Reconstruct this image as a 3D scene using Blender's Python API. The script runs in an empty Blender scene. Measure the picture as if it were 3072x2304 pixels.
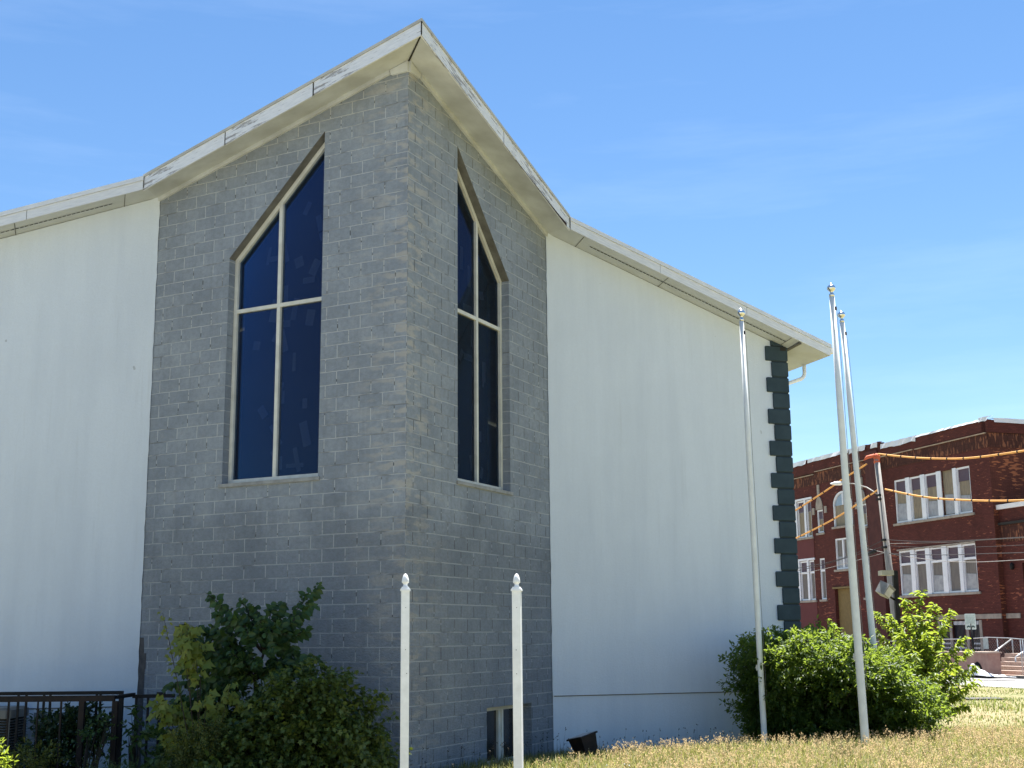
import bpy, math, random
import numpy as np
from mathutils import Vector as V, Matrix
random.seed(7); RNG = np.random.default_rng(11)
sc = bpy.context.scene
COL = sc.collection
R_ = math.radians

# ------------------------------------------------------------------ camera (origin = eye, z up)
F, PI_, RO = 3839.99, .1941, .0089          # focal length in photo pixels, pitch, roll
cp, sp, cr, sr = math.cos(PI_), math.sin(PI_), math.cos(RO), math.sin(RO)
RIGHT, FWD, UP = V((1, 0, 0)), V((0, cp, sp)), V((0, -sp, cp))
cd = bpy.data.cameras.new('camera'); cam = bpy.data.objects.new('camera', cd); COL.objects.link(cam)
cd.sensor_width = 36; cd.lens = F / 3072 * 36; cd.clip_start = .1; cd.clip_end = 3000
xa = RIGHT * cr - UP * sr; ya = RIGHT * sr + UP * cr; za = -FWD
cam.matrix_world = Matrix((xa, ya, za)).transposed().to_4x4()
sc.camera = cam

def ray(px, py):
    a, b = px - 1536, 1152 - py
    x, y = cr * a + sr * b, -sr * a + cr * b
    return RIGHT * (x / F) + FWD + UP * (y / F)
def at(px, py, Y):                           # the point at depth Y seen at a photo pixel
    v = ray(px, py); return v * (Y / v.y)
def onplane(px, py, p, n):
    v = ray(px, py); return v * (p.dot(n) / v.dot(n))

# ------------------------------------------------------------------ church frame
TH = .3133; EU = V((math.cos(TH), math.sin(TH), 0)); EV = V((-EU.y, EU.x, 0))
CB, CD_ = 3.4541, 3.5649
C0 = V((-1.5329, 18.2314, 0)); P0 = C0 + EV * CD_
LB = math.hypot(CB, CD_)
Z0, H, ZS, SL, W, OV, OE, ZWT = 8.1864, .2032, 8.6341, .3893, 8.30, .545, .69, -1.0225
def P(u, v, z): return P0 + EU * u + EV * v + V((0, 0, z))
BLp, BRp = P(-CB, 0, 0), P(CB, 0, 0)
dL, dR = (BLp - C0).normalized(), (BRp - C0).normalized()
nL, nR = V((-dL.y, dL.x, 0)), V((-dR.y, dR.x, 0))
if nL.dot(EV) < 0: nL = -nL
if nR.dot(EV) < 0: nR = -nR
def FL(t, z, n=0): return C0 + dL * t + nL * n + V((0, 0, z))
def FR(t, z, n=0): return C0 + dR * t + nR * n + V((0, 0, z))
def ztop(t): return ZS - SL * CB * t / LB
def zf(u): return ZS + .054 - SL * abs(u)

def sm(x): x = min(1, max(0, x)); return x * x * (3 - 2 * x)
def gz(x, y):
    q = V((x, y, 0)) - P0; u, d = q.dot(EU), -q.dot(EV)
    if u > W + .3: d = max(d, 3)
    z = -2.06 + .08 * sm(d / 3) + .22 * sm((d - 1.2) / 2.6) * sm((u - .8) / 4)
    return z + (-1.9 - z) * sm((y - 27) / 14)

# ------------------------------------------------------------------ mesh helpers
class MB:
    def __init__(s): s.v = []; s.f = []; s.uv = []; s.sm = []
    def face(s, pts, uv=None, smooth=False):
        i = len(s.v); s.v += [tuple(p) for p in pts]; s.f.append(tuple(range(i, i + len(pts))))
        s.uv.append(uv if uv else [(0, 0)] * len(pts)); s.sm.append(smooth)
    def obox(s, c, ax, ay, az):              # centre and three half-axes
        c, ax, ay, az = V(c), V(ax), V(ay), V(az)
        lx, ly, lz = ax.length * 2, ay.length * 2, az.length * 2
        for a, b, n, la, lb in ((ax, ay, az, lx, ly), (ay, az, ax, ly, lz), (az, ax, ay, lz, lx)):
            for q in (1, -1):
                pts = [c + n * q + a * i + b * j for i, j in ((-1, -1), (1, -1), (1, 1), (-1, 1))]
                uv = [(0, 0), (la, 0), (la, lb), (0, lb)]
                if q < 0: pts.reverse(); uv.reverse()
                s.face(pts, uv)
    def box(s, x0, x1, y0, y1, z0, z1):
        s.obox(((x0 + x1) / 2, (y0 + y1) / 2, (z0 + z1) / 2), ((x1 - x0) / 2, 0, 0), (0, (y1 - y0) / 2, 0), (0, 0, (z1 - z0) / 2))
    def hexa(s, b, t, L=1, h=1):             # bottom four, top four (same winding, anticlockwise from above)
        s.face(b[::-1]); s.face(t)
        n = len(b)
        for i in range(n):
            j = (i + 1) % n; l = (V(b[j]) - V(b[i])).length
            s.face([b[i], b[j], t[j], t[i]], [(0, 0), (l, 0), (l, (V(t[j]) - V(b[j])).length), (0, (V(t[i]) - V(b[i])).length)])
    def beam(s, a, b, w, h, up=(0, 0, 1)):
        a, b = V(a), V(b); d = (b - a); side = d.cross(V(up)).normalized(); u = side.cross(d).normalized()
        s.obox((a + b) / 2, d / 2, side * w / 2, u * h / 2)
    def tube(s, pts, r, n=8, cap=True):
        pts = [V(p) for p in pts]; rs = r if isinstance(r, (list, tuple)) else [r] * len(pts)
        base = len(s.v); ref = V((0, 0, 1)); prev = None
        for i, p in enumerate(pts):
            d = (pts[min(i + 1, len(pts) - 1)] - pts[max(i - 1, 0)]).normalized()
            if prev is None:
                a = d.cross(ref)
                if a.length < .1: a = d.cross(V((1, 0, 0)))
            else: a = prev - d * prev.dot(d)
            a.normalize(); prev = a; b = d.cross(a)
            for k in range(n):
                t = 2 * math.pi * k / n; s.v.append(tuple(p + (a * math.cos(t) + b * math.sin(t)) * rs[i]))
        for i in range(len(pts) - 1):
            for k in range(n):
                k2 = (k + 1) % n; A = base + i * n
                s.f.append((A + k, A + n + k, A + n + k2, A + k2)); s.uv.append([(0, 0)] * 4); s.sm.append(True)
        if cap:
            s.f.append(tuple(base + k for k in range(n))); s.uv.append([(0, 0)] * n); s.sm.append(False)
            e = base + (len(pts) - 1) * n; s.f.append(tuple(e + n - 1 - k for k in range(n))); s.uv.append([(0, 0)] * n); s.sm.append(False)
    def lathe(s, c, prof, axis=(0, 0, 1), n=16):
        ax = V(axis).normalized(); c = V(c)
        s.tube([c + ax * z for _, z in prof], [max(r, .0005) for r, _ in prof], n)
ROOT = {}
def link(name, me, m, parent):
    o = bpy.data.objects.new(name, me); COL.objects.link(o)
    if m: me.materials.append(m)
    if parent: o.parent = parent
    return o
def obj(name, mb, m, parent=None, loc=None):
    base = ROOT[parent.name] if parent else V(loc or (0, 0, 0))
    me = bpy.data.meshes.new(name)
    me.from_pydata([(x - base.x, y - base.y, z - base.z) for x, y, z in mb.v], [], mb.f)
    uvl = me.uv_layers.new(name='UVMap'); k = 0; flat = []
    for f in mb.uv:
        for a in f: flat += [a[0], a[1]]
    uvl.data.foreach_set('uv', flat)
    me.polygons.foreach_set('use_smooth', mb.sm); me.update()
    o = link(name, me, m, parent)
    if not parent: o.location = base
    ROOT[o.name] = base
    return o
def thing(name, label, cat, loc, group=None):
    o = bpy.data.objects.new(name, None); COL.objects.link(o); o.location = loc; o.empty_display_size = .2
    ROOT[o.name] = V(loc); return tag(o, label, cat, group)
def tag(o, label, cat, group=None):
    o['label'] = label; o['category'] = cat
    if group: o['group'] = group
    return o
def struct(name, mb, m, kind='structure'):
    o = obj(name, mb, m); o['kind'] = kind; return o
def npmesh(name, verts, faces_k, m, parent=None, loc=(0, 0, 0), smooth=False):
    """verts (N,3) array, faces_k (M,k) int array."""
    base = ROOT[parent.name] if parent else V(loc)
    me = bpy.data.meshes.new(name); verts = verts - np.array(base); M_, k = faces_k.shape
    me.vertices.add(len(verts)); me.vertices.foreach_set('co', verts.astype(np.float32).ravel())
    me.loops.add(M_ * k); me.loops.foreach_set('vertex_index', faces_k.astype(np.int32).ravel())
    me.polygons.add(M_); me.polygons.foreach_set('loop_start', (np.arange(M_) * k).astype(np.int32))
    me.polygons.foreach_set('loop_total', np.full(M_, k, np.int32))
    me.update(calc_edges=True); me.validate()
    o = link(name, me, m, parent)
    if not parent: o.location = base
    ROOT[o.name] = V(base); return o

# ------------------------------------------------------------------ materials
class NT:
    def __init__(s, name):
        s.m = bpy.data.materials.new(name); s.m.use_nodes = True; s.t = s.m.node_tree
        s.b = s.t.nodes['Principled BSDF']; s.out = s.t.nodes['Material Output']
    def n(s, typ, props=None, **inp):
        nd = s.t.nodes.new('ShaderNode' + typ)
        for k, v in (props or {}).items(): setattr(nd, k, v)
        for k, v in inp.items(): s.set(nd.inputs[k.replace('_', ' ')], v)
        return nd
    def set(s, sock, v):
        if isinstance(v, bpy.types.NodeSocket): s.t.links.new(v, sock)
        else:
            if isinstance(v, (tuple, list)) and len(v) == 3 and sock.type == 'RGBA': v = (*v, 1)
            sock.default_value = v
    def bs(s, **inp):
        for k, v in inp.items(): s.set(s.b.inputs[k.replace('_', ' ')], v)
    def uv(s): return s.n('TexCoord').outputs['UV']
    def ob(s): return s.n('TexCoord').outputs['Object']
    def map(s, vec, scale=(1, 1, 1), loc=(0, 0, 0)): return s.n('Mapping', None, Vector=vec, Scale=scale, Location=loc).outputs[0]
    def noise(s, vec, scale, detail=4, rough=.55): return s.n('TexNoise', None, Vector=vec, Scale=scale, Detail=detail, Roughness=rough).outputs['Fac']
    def ramp(s, fac, a, b, ca=(0, 0, 0), cb=(1, 1, 1)):
        r = s.n('ValToRGB', None, Fac=fac); e = r.color_ramp.elements
        e[0].position, e[1].position = a, b; e[0].color, e[1].color = (*ca, 1), (*cb, 1); return r.outputs[0]
    def mix(s, fac, a, b, mode='MIX'):
        nd = s.n('Mix', {'data_type': 'RGBA', 'blend_type': mode})
        s.set(nd.inputs[0], fac); s.set(nd.inputs[6], a); s.set(nd.inputs[7], b); return nd.outputs[2]
    def math(s, op, a, b=0.): 
        nd = s.n('Math', {'operation': op}); s.set(nd.inputs[0], a); s.set(nd.inputs[1], b); return nd.outputs[0]
    def bump(s, h, strength=.3, dist=.01): s.bs(Normal=s.n('Bump', None, Height=h, Strength=strength, Distance=dist).outputs[0])

def plain(name, c1, c2=None, scale=6, rough=.7, metal=0, bump=0, stretch=(1, 1, 1), spec=.4):
    t = NT(name); c2 = c2 or tuple(x * .8 for x in c1)
    f = t.ramp(t.noise(t.map(t.ob(), stretch), scale, 5), .35, .65)
    t.bs(Base_Color=t.mix(f, c1, c2), Roughness=rough, Metallic=metal)
    t.b.inputs['Specular IOR Level'].default_value = spec
    if bump: t.bump(t.noise(t.ob(), scale * 6, 5), bump, .01)
    return t.m
def leaf(name, c1, c2, tr, k=.4, rough=.45):
    t = NT(name); r = t.n('NewGeometry').outputs['Random Per Island']
    nz2 = t.noise(t.ob(), 4.5, 3); r = t.math('ADD', t.math('MULTIPLY', r, .5), t.math('MULTIPLY', t.ramp(nz2, .36, .64), .5))
    col = t.mix(r, c1, c2); t.bs(Base_Color=col, Roughness=rough)
    t.b.inputs['Specular IOR Level'].default_value = .35
    tb = t.n('BsdfTranslucent', None, Color=t.mix(r, tr, tuple(x * .7 for x in tr)))
    mx = t.n('MixShader'); t.set(mx.inputs[0], k)
    t.set(mx.inputs[1], t.b.outputs[0]); t.set(mx.inputs[2], tb.outputs[0]); t.set(t.out.inputs[0], mx.outputs[0])
    return t.m

def m_block():
    t = NT('painted_concrete_block'); uv = t.uv(); v = t.n('SeparateXYZ', None, Vector=uv).outputs[1]
    wob = t.noise(t.map(uv, (5, 5, 1)), 1.0, 2)
    uvw = t.n('VectorMath', {'operation': 'ADD'}); t.set(uvw.inputs[0], uv)
    off = t.n('CombineXYZ'); t.set(off.inputs[0], t.math('MULTIPLY', t.math('SUBTRACT', wob, .5), .012)); t.set(off.inputs[1], t.math('MULTIPLY', t.math('SUBTRACT', wob, .5), .009))
    t.set(uvw.inputs[1], off.outputs[0])
    br = t.n('TexBrick', {'offset': .5, 'offset_frequency': 2}, Vector=uvw.outputs[0], Scale=1., Mortar_Size=.0095, Mortar_Smooth=.25, Bias=0., Brick_Width=.414, Row_Height=H,
             Color1=(.262, .292, .332), Color2=(.288, .318, .358), Mortar=(.5, .5, .5))
    n1 = t.noise(t.map(uv, (1, 1, 1)), 1.1, 6, .62); n2 = t.noise(t.map(uv, (1, 1, 1)), 14, 6, .7); n3 = t.noise(t.map(uv, (1, 1, 1), (9, 3, 0)), 3.2, 4)
    low = t.ramp(v, .0, 1.)                               # rougher split-face blocks in the lower courses
    lowm = t.n('MapRange', {'interpolation_type': 'SMOOTHSTEP'}, Value=t.math('ADD', v, t.math('MULTIPLY', t.math('SUBTRACT', n1, .5), 2.2))); 
    for i, x in zip((1, 2, 3, 4), (20.32 - 34 * H, 20.32 - 29 * H, 1., 0.)): lowm.inputs[i].default_value = x
    stk = t.noise(t.map(uv, (3.2, .22, 1), (2, 5, 0)), 2.0, 5, .65); body = t.mix(t.ramp(n1, .32, .7), t.mix(1., br.outputs['Color'], (.8, .81, .82), 'MULTIPLY'), t.mix(1., br.outputs['Color'], (1.14, 1.13, 1.1), 'MULTIPLY'))
    body = t.mix(t.math('MULTIPLY', t.ramp(n2, .40, .68), .42), body, (.15, .155, .165))
    body = t.mix(t.math('MULTIPLY', t.ramp(n3, .58, .74), .16), body, (.42, .39, .33))
    body = t.mix(t.math('MULTIPLY', t.ramp(stk, .52, .72), .3), body, (.16, .17, .182))
    u = t.n('SeparateXYZ', None, Vector=uv).outputs[0]; u = t.math('SUBTRACT', u, t.math('MULTIPLY', t.math('GREATER_THAN', u, 20.), 41.4))
    corner = t.n('MapRange', None, Value=u)
    for i, x in zip((1, 2, 3, 4), (.25, 1.3, 1., 0.)): corner.inputs[i].default_value = x
    eff = t.math('MULTIPLY', t.math('MULTIPLY', t.ramp(t.noise(t.map(uv, (1.6, 4.92, 1)), 1.5, 3), .5, .62), corner.outputs[0]), .6)
    body = t.mix(eff, body, (.45, .41, .35))
    rf = t.math('GREATER_THAN', t.n('SeparateXYZ', None, Vector=uv).outputs[0], 20.)
    fr_ = t.math('FRACT', t.math('DIVIDE', v, H)); hz = t.math('LESS_THAN', t.math('MINIMUM', fr_, t.math('SUBTRACT', 1., fr_)), .065)
    jn = t.noise(t.map(uv, (1.5, 6, 1), (14, 0, 0)), 1.7, 2)
    hcol = t.mix(t.ramp(jn, .36, .5), (.19, .2, .21), (.40, .415, .43)); vcol = t.mix(t.ramp(t.math('SUBTRACT', jn, t.math('MULTIPLY', rf, .16)), .40, .47), (.095, .10, .108), (.43, .445, .46))
    body = t.mix(t.math('MULTIPLY', lowm.outputs[0], t.ramp(t.noise(t.map(uv, (1, 1.7, 1)), 20, 5, .7), .40, .66, (.0, .0, .0), (.34, .34, .34))), body, (.17, .182, .20))
    mort = t.mix(hz, vcol, hcol); _unused = t.mix(t.ramp(t.noise(t.map(uv, (1, 3, 1), (4, 0, 0)), 2.4, 3), .38, .6), (.13, .135, .14), (.43, .44, .45))
    vis = t.math('MULTIPLY', br.outputs['Fac'], t.ramp(t.noise(t.map(uv, (1, 1, 1), (0, 7, 0)), 1.6, 3), .25, .55, (.42, .42, .42), (1., 1., 1.)))
    t.bs(Base_Color=t.mix(vis, body, mort), Roughness=.85)
    t.b.inputs['Specular IOR Level'].default_value = .2
    rough = t.noise(t.map(uv, (1, 1.6, 1)), 22, 6, .65)
    h = t.math('ADD', t.math('MULTIPLY', br.outputs['Fac'], -.35), t.math('MULTIPLY', t.math('ADD', t.math('MULTIPLY', lowm.outputs[0], 1.5), .35), rough))
    t.bump(h, .8, .03)
    return t.m
def m_stucco():
    t = NT('white_stucco'); ob = t.ob()
    st = t.noise(t.map(ob, (1.5, 1.5, .16)), 2.2, 6, .6); bl = t.noise(ob, .7, 5)
    c = t.mix(t.ramp(st, .4, .72), (.695, .745, .80), (.635, .685, .745))
    c = t.mix(t.math('MULTIPLY', t.ramp(bl, .45, .75), .4), c, (.59, .635, .69))
    fin = t.noise(ob, 24, 5, .7); c = t.mix(t.math('MULTIPLY', t.ramp(fin, .35, .7), .22), c, (.60, .62, .645))
    drp = t.noise(t.map(ob, (5, 5, .22)), 1.7, 5, .7); c = t.mix(t.math('MULTIPLY', t.ramp(drp, .60, .78), .30), c, (.50, .52, .53))
    sp_ = t.noise(t.map(ob, (1, 1, .7)), 7.1, 2, .3)
    c = t.mix(t.math('MULTIPLY', t.ramp(sp_, .80, .815), .5), c, (.3, .3, .3))
    t.bs(Base_Color=c, Roughness=.9); t.b.inputs['Specular IOR Level'].default_value = .15
    t.bump(t.noise(ob, 30, 6, .75), .5, .012); return t.m
def m_peel(name, amt, dark=(.21, .20, .20)):
    t = NT(name); uv = t.uv()
    n = t.noise(t.map(uv, (1.1, 9, 1)), 2.3, 7, .68); g = t.noise(t.map(uv, (.5, .5, 1)), 1.4, 2)
    f = t.ramp(t.math('ADD', n, t.math('MULTIPLY', t.math('SUBTRACT', g, .5), .55)), amt, amt + .05)
    c = t.mix(t.ramp(t.noise(t.map(uv, (2, 14, 1)), 3, 4), .35, .7), (.74, .75, .78), (.6, .62, .66))
    c = t.mix(f, c, t.mix(t.noise(t.map(uv, (3, 40, 1)), 3, 3), dark, (.42, .41, .42)))
    t.bs(Base_Color=c, Roughness=.75); t.bump(t.math('MULTIPLY', f, -1.), .4, .01); return t.m
def m_glass():
    t = NT('tinted_glass'); tr = t.n('BsdfTransparent', None, Color=(.46, .52, .64)); gl = t.n('BsdfGlossy', None, Color=(.055, .16, .36), Roughness=.015)
    fr = t.n('Fresnel', None, IOR=1.45); mx = t.n('MixShader')
    t.set(mx.inputs[0], fr.outputs[0]); dd = t.n('BsdfDiffuse', None, Color=(.042, .046, .056)); m2 = t.n('MixShader'); t.set(m2.inputs[0], .3); t.set(m2.inputs[1], tr.outputs[0]); t.set(m2.inputs[2], dd.outputs[0])
    t.set(mx.inputs[1], m2.outputs[0]); t.set(mx.inputs[2], gl.outputs[0]); t.set(t.out.inputs[0], mx.outputs[0])
    return t.m
def m_brick(name, dark, mid, hot, amt=.62, soldier=False):
    t = NT(name); uv = t.uv()
    if soldier: bw, rh = .075, .23
    else: bw, rh = .23, .075
    br = t.n('TexBrick', {'offset': .5}, Vector=uv, Scale=1., Mortar_Size=.008, Bias=0., Brick_Width=bw, Row_Height=rh, Color1=dark, Color2=mid, Mortar=tuple(x * .75 for x in dark))
    pat = t.noise(t.map(uv, (.5, .8, 1)), .9, 4, .6)
    if soldier: cell = t.noise(t.map(uv, (7, 1.6, 1)), 1.2, 2)
    else: cell = t.noise(t.map(uv, (2.2, 9, 1)), 1.1, 2)
    f = t.ramp(t.math('ADD', cell, t.math('MULTIPLY', t.math('SUBTRACT', pat, .5), .7)), amt, amt + .06)
    c = t.mix(f, br.outputs['Color'], hot)
    c = t.mix(t.math('MULTIPLY', t.ramp(t.noise(t.map(uv, (.4, .25, 1), (3, 0, 0)), 1.2, 5), .5, .7), .5), c, tuple(x * .45 for x in dark))
    t.bs(Base_Color=c, Roughness=.85); t.b.inputs['Specular IOR Level'].default_value = .2
    t.bump(t.math('ADD', t.math('MULTIPLY', br.outputs['Fac'], -.5), cell), .4, .015); return t.m
def m_ground():
    t = NT('lawn_soil'); ob = t.ob()
    n = t.noise(ob, .35, 6, .65); n2 = t.noise(ob, 5, 6, .7)
    c = t.mix(t.ramp(n, .38, .62), (.20, .165, .08), (.12, .13, .04))
    c = t.mix(t.math('MULTIPLY', t.ramp(n2, .4, .7), .6), c, (.25, .20, .10))
    t.bs(Base_Color=c, Roughness=.95); t.bump(n2, .5, .05); return t.m

M = dict(
    block=m_block(), stucco=m_stucco(), peel=m_peel('peeling_white_paint', .545), fascia=m_peel('white_metal_fascia', .80, (.35, .35, .36)),
    soffit=plain('cream_soffit_paint', (.60, .62, .62), (.44, .45, .44), 1.6, .7), dark=plain('dark_gap', (.03, .028, .025), rough=.9),
    shingle=plain('grey_roof_shingle', (.15, .15, .15), rough=.95), metal=plain('drip_edge_metal', (.50, .49, .44), (.40, .39, .35), 3, .5),
    frame=plain('cream_window_paint', (.68, .66, .58), (.56, .54, .47), 5, .5), glass=m_glass(), sill=plain('concrete_sill', (.33, .33, .32), (.24, .24, .23), 8, .85),
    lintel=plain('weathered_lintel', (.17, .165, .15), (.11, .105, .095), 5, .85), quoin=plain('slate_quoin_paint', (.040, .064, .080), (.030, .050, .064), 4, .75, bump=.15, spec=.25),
    white=plain('white_weathered_paint', (.90, .91, .92), (.80, .81, .82), 9, .6), polewhite=plain('white_enamel', (.78, .80, .80), (.68, .70, .70), 5, .85, spec=.15),
    chrome=plain('polished_metal', (.82, .81, .77), (.72, .71, .67), 4, .18, 1.), rope=plain('halyard', (.16, .16, .16)),
    black=plain('black_paint', (.009, .009, .011), (.018, .016, .015), 12, .6, spec=.2), rust=plain('brown_black_paint', (.008, .007, .008), (.022, .014, .012), 9, .6, spec=.2),
    grey=plain('grey_enclosure_paint', (.16, .19, .21), rough=.5), beige=plain('condenser_paint', (.20, .19, .17), rough=.5),
    brick=m_brick('weathered_brick', (.080, .025, .021), (.115, .034, .027), (.26, .09, .055), .665), brick2=m_brick('orange_weathered_brick', (.085, .03, .022), (.12, .04, .027), (.32, .115, .055), .57),
    soldier=m_brick('soldier_brick', (.055, .023, .018), (.085, .032, .024), (.22, .09, .05), .555, True), redpaint=plain('red_spandrel_brick', (.115, .028, .028), (.10, .024, .024), 1.5, .8),
    stone=plain('weathered_stone', (.36, .32, .27), (.25, .22, .19), 3, .9), membrane=plain('white_membrane', (.80, .80, .81), (.68, .69, .72), 1.2, .6),
    ply=plain('plywood', (.28, .235, .165), (.19, .16, .12), 5, .85, stretch=(3, 3, .5)), ochre=plain('painted_plywood_door', (.20, .145, .055), rough=.8),
    vinyl=plain('white_window_vinyl', (.74, .77, .82), (.66, .69, .74), 3, .5), purple=plain('purple_tinted_pane', (.095, .066, .092), (.08, .056, .08), 2, .5, spec=.25),
    film=plain('plastic_sheet', (.34, .35, .38), (.24, .25, .28), 4, .4), skyglass=plain('sky_blue_pane', (.26, .34, .44), rough=.1), 
    wood=plain('grey_weathered_wood', (.30, .285, .265), (.2, .185, .17), 3, .9, stretch=(6, 6, .4)), orange=plain('orange_cloth', (.55, .13, .06), rough=.8),
    hose=plain('orange_line_cover', (.72, .36, .09), (.60, .30, .08), 2, .5), wire=plain('black_cable', (.035, .03, .03)), lightwire=plain('grey_cable', (.32, .30, .28), rough=.5),
    asphalt=plain('pale_worn_asphalt', (.27, .262, .25), (.20, .195, .19), 2, .95), kerb=plain('kerb_concrete', (.12, .115, .11), (.07, .068, .065), 3, .95),
    galv=plain('galvanised_steel', (.42, .43, .44), (.34, .35, .36), 6, .4, .6), sign=plain('pale_green_sign_sheet', (.52, .60, .56), rough=.4), ink=plain('dark_green_ink', (.045, .085, .08), rough=.6),
    tarp=plain('white_tarp', (.78, .78, .80), rough=.7), concrete=plain('rough_concrete', (.26, .24, .20), (.16, .145, .12), 5, .95, bump=.3), step=plain('worn_stone_step', (.42, .33, .27), (.30, .22, .18), 4, .9),
    pinkish=plain('red_dust_ground', (.42, .24, .19), (.34, .28, .22), 1.5, .95), bark=plain('brown_bark', (.05, .04, .03), (.03, .024, .018), 20, .9),
    ground=m_ground(), lampgrey=plain('floodlight_housing', (.20, .20, .20), (.14, .14, .14), 5, .5), lens=plain('frosted_lens', (.42, .42, .42), rough=.35), lampcream=plain('tan_lamp_head', (.36, .34, .27), rough=.6),
    bush=leaf('bush_leaf', (.014, .040, .010), (.050, .092, .017), (.34, .46, .05), .42, .48), sap=leaf('cherry_leaf', (.05, .10, .016), (.10, .16, .026), (.42, .52, .05), .5, .45),
    elm=leaf('elm_leaf', (.018, .048, .018), (.065, .118, .03), (.10, .18, .03), .3), maple=leaf('maple_seedling_leaf', (.14, .19, .03), (.24, .25, .045), (.32, .36, .05), .4),
    shrub=leaf('shrub_leaf', (.015, .040, .011), (.145, .185, .034), (.18, .25, .03), .3), box=leaf('small_leaf', (.035, .055, .014), (.17, .18, .035), (.16, .2, .03), .3),
    juniper=leaf('juniper_spray', (.045, .095, .024), (.085, .14, .034), (.05, .09, .02), .2), dkleaf=leaf('dark_leaf', (.018, .04, .016), (.03, .058, .02), (.05, .09, .02), .25),
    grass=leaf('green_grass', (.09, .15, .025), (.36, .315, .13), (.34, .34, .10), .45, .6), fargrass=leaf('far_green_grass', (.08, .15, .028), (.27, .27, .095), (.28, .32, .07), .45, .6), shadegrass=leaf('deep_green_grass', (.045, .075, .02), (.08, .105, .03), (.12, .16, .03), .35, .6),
    seed=leaf('dry_seed_head', (.50, .38, .18), (.72, .54, .33), (.66, .50, .28), .45, .8), straw=leaf('straw_stalk', (.40, .31, .15), (.52, .42, .23), (.4, .33, .15), .3, .8),
    weed=leaf('plantain_head', (.03, .028, .022), (.07, .055, .04), (.04, .04, .02), .1, .8), bloom=plain('white_bloom', (.75, .73, .68), rough=.8),
)

# ------------------------------------------------------------------ sky and sun
SUN_EL, SUN_AZ = R_(71), R_(22)              # azimuth from +Y, clockwise
wd = bpy.data.worlds.new('World'); sc.world = wd; wd.use_nodes = True
wt = wd.node_tree; bg = wt.nodes['Background']; sky = wt.nodes.new('ShaderNodeTexSky')
sky.sky_type = 'NISHITA'; sky.sun_disc = False; sky.sun_elevation = SUN_EL; sky.sun_rotation = SUN_AZ
sky.air_density = 1.0; sky.dust_density = .0; sky.ozone_density = 3.0; sky.altitude = 30
tc = wt.nodes.new('ShaderNodeTexCoord'); mp = wt.nodes.new('ShaderNodeMapping'); mp.inputs['Scale'].default_value = (1.2, 1.2, 9); mp.inputs['Rotation'].default_value = (0, R_(9), 0)
nz = wt.nodes.new('ShaderNodeTexNoise'); nz.inputs['Scale'].default_value = 2.1; nz.inputs['Detail'].default_value = 6; nz.inputs['Roughness'].default_value = .6
rp = wt.nodes.new('ShaderNodeValToRGB'); rp.color_ramp.elements[0].position = .5; rp.color_ramp.elements[1].position = .85
rp.color_ramp.elements[1].color = (.07, .07, .07, 1)
mxw = wt.nodes.new('ShaderNodeMix'); mxw.data_type = 'RGBA'; mxw.inputs[7].default_value = (11, 12, 13, 1)
wl = wt.links.new
wl(tc.outputs['Generated'], mp.inputs[0]); wl(mp.outputs[0], nz.inputs['Vector']); wl(nz.outputs['Fac'], rp.inputs[0])
wl(rp.outputs[0], mxw.inputs[0]); hs = wt.nodes.new('ShaderNodeHueSaturation'); hs.inputs['Saturation'].default_value = 1.14; wl(sky.outputs[0], hs.inputs['Color']); wl(hs.outputs[0], mxw.inputs[6]); wl(mxw.outputs[2], bg.inputs[0]); bg.inputs[1].default_value = .050
sd = bpy.data.lights.new('sun', 'SUN'); so = bpy.data.objects.new('sun', sd); COL.objects.link(so)
sd.energy = 5.0; sd.angle = R_(.53); sd.color = (1, .97, .92)
sdir = V((math.sin(SUN_AZ) * math.cos(SUN_EL), math.cos(SUN_AZ) * math.cos(SUN_EL), math.sin(SUN_EL)))
so.rotation_euler = sdir.to_track_quat('Z', 'Y').to_euler()
vs = sc.view_settings; vs.view_transform = 'Standard'; vs.look = 'None'; vs.gamma = 1; vs.exposure = 1.84; vs.use_curve_mapping = False
sc.cycles.max_bounces = 8; sc.cycles.transparent_max_bounces = 12; sc.cycles.use_denoising = True

# ------------------------------------------------------------------ ground
def axis(a, b, fine0, fine1, st):
    L = [a, a * .4 + fine0 * .6]; x = fine0
    while x < fine1: L.append(x); x += st
    return L + [fine1, b * .3 + fine1 * .7, b]
gx, gy = axis(-700, 700, -14, 30, .7), axis(-700, 900, 4, 60, .7)
mb = MB(); nx = len(gx)
for y in gy:
    for x in gx: mb.v.append((x, y, gz(x, y)))
for j in range(len(gy) - 1):
    for i in range(nx - 1):
        mb.f.append((j * nx + i, j * nx + i + 1, (j + 1) * nx + i + 1, (j + 1) * nx + i)); mb.uv.append([(0, 0)] * 4); mb.sm.append(True)
struct('ground', mb, M['ground'])

mb = MB(); mb.face([(-60, -40, -1.955), (60, -40, -1.955), (60, 7.5, -1.955), (-60, 7.5, -1.955)]); struct('bounce_paving', mb, plain('grey_bounce_paving', (.22, .225, .235), (.18, .185, .195), .6, .95))  # unseen paving behind the camera, added to bounce light onto walls and soffits

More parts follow.
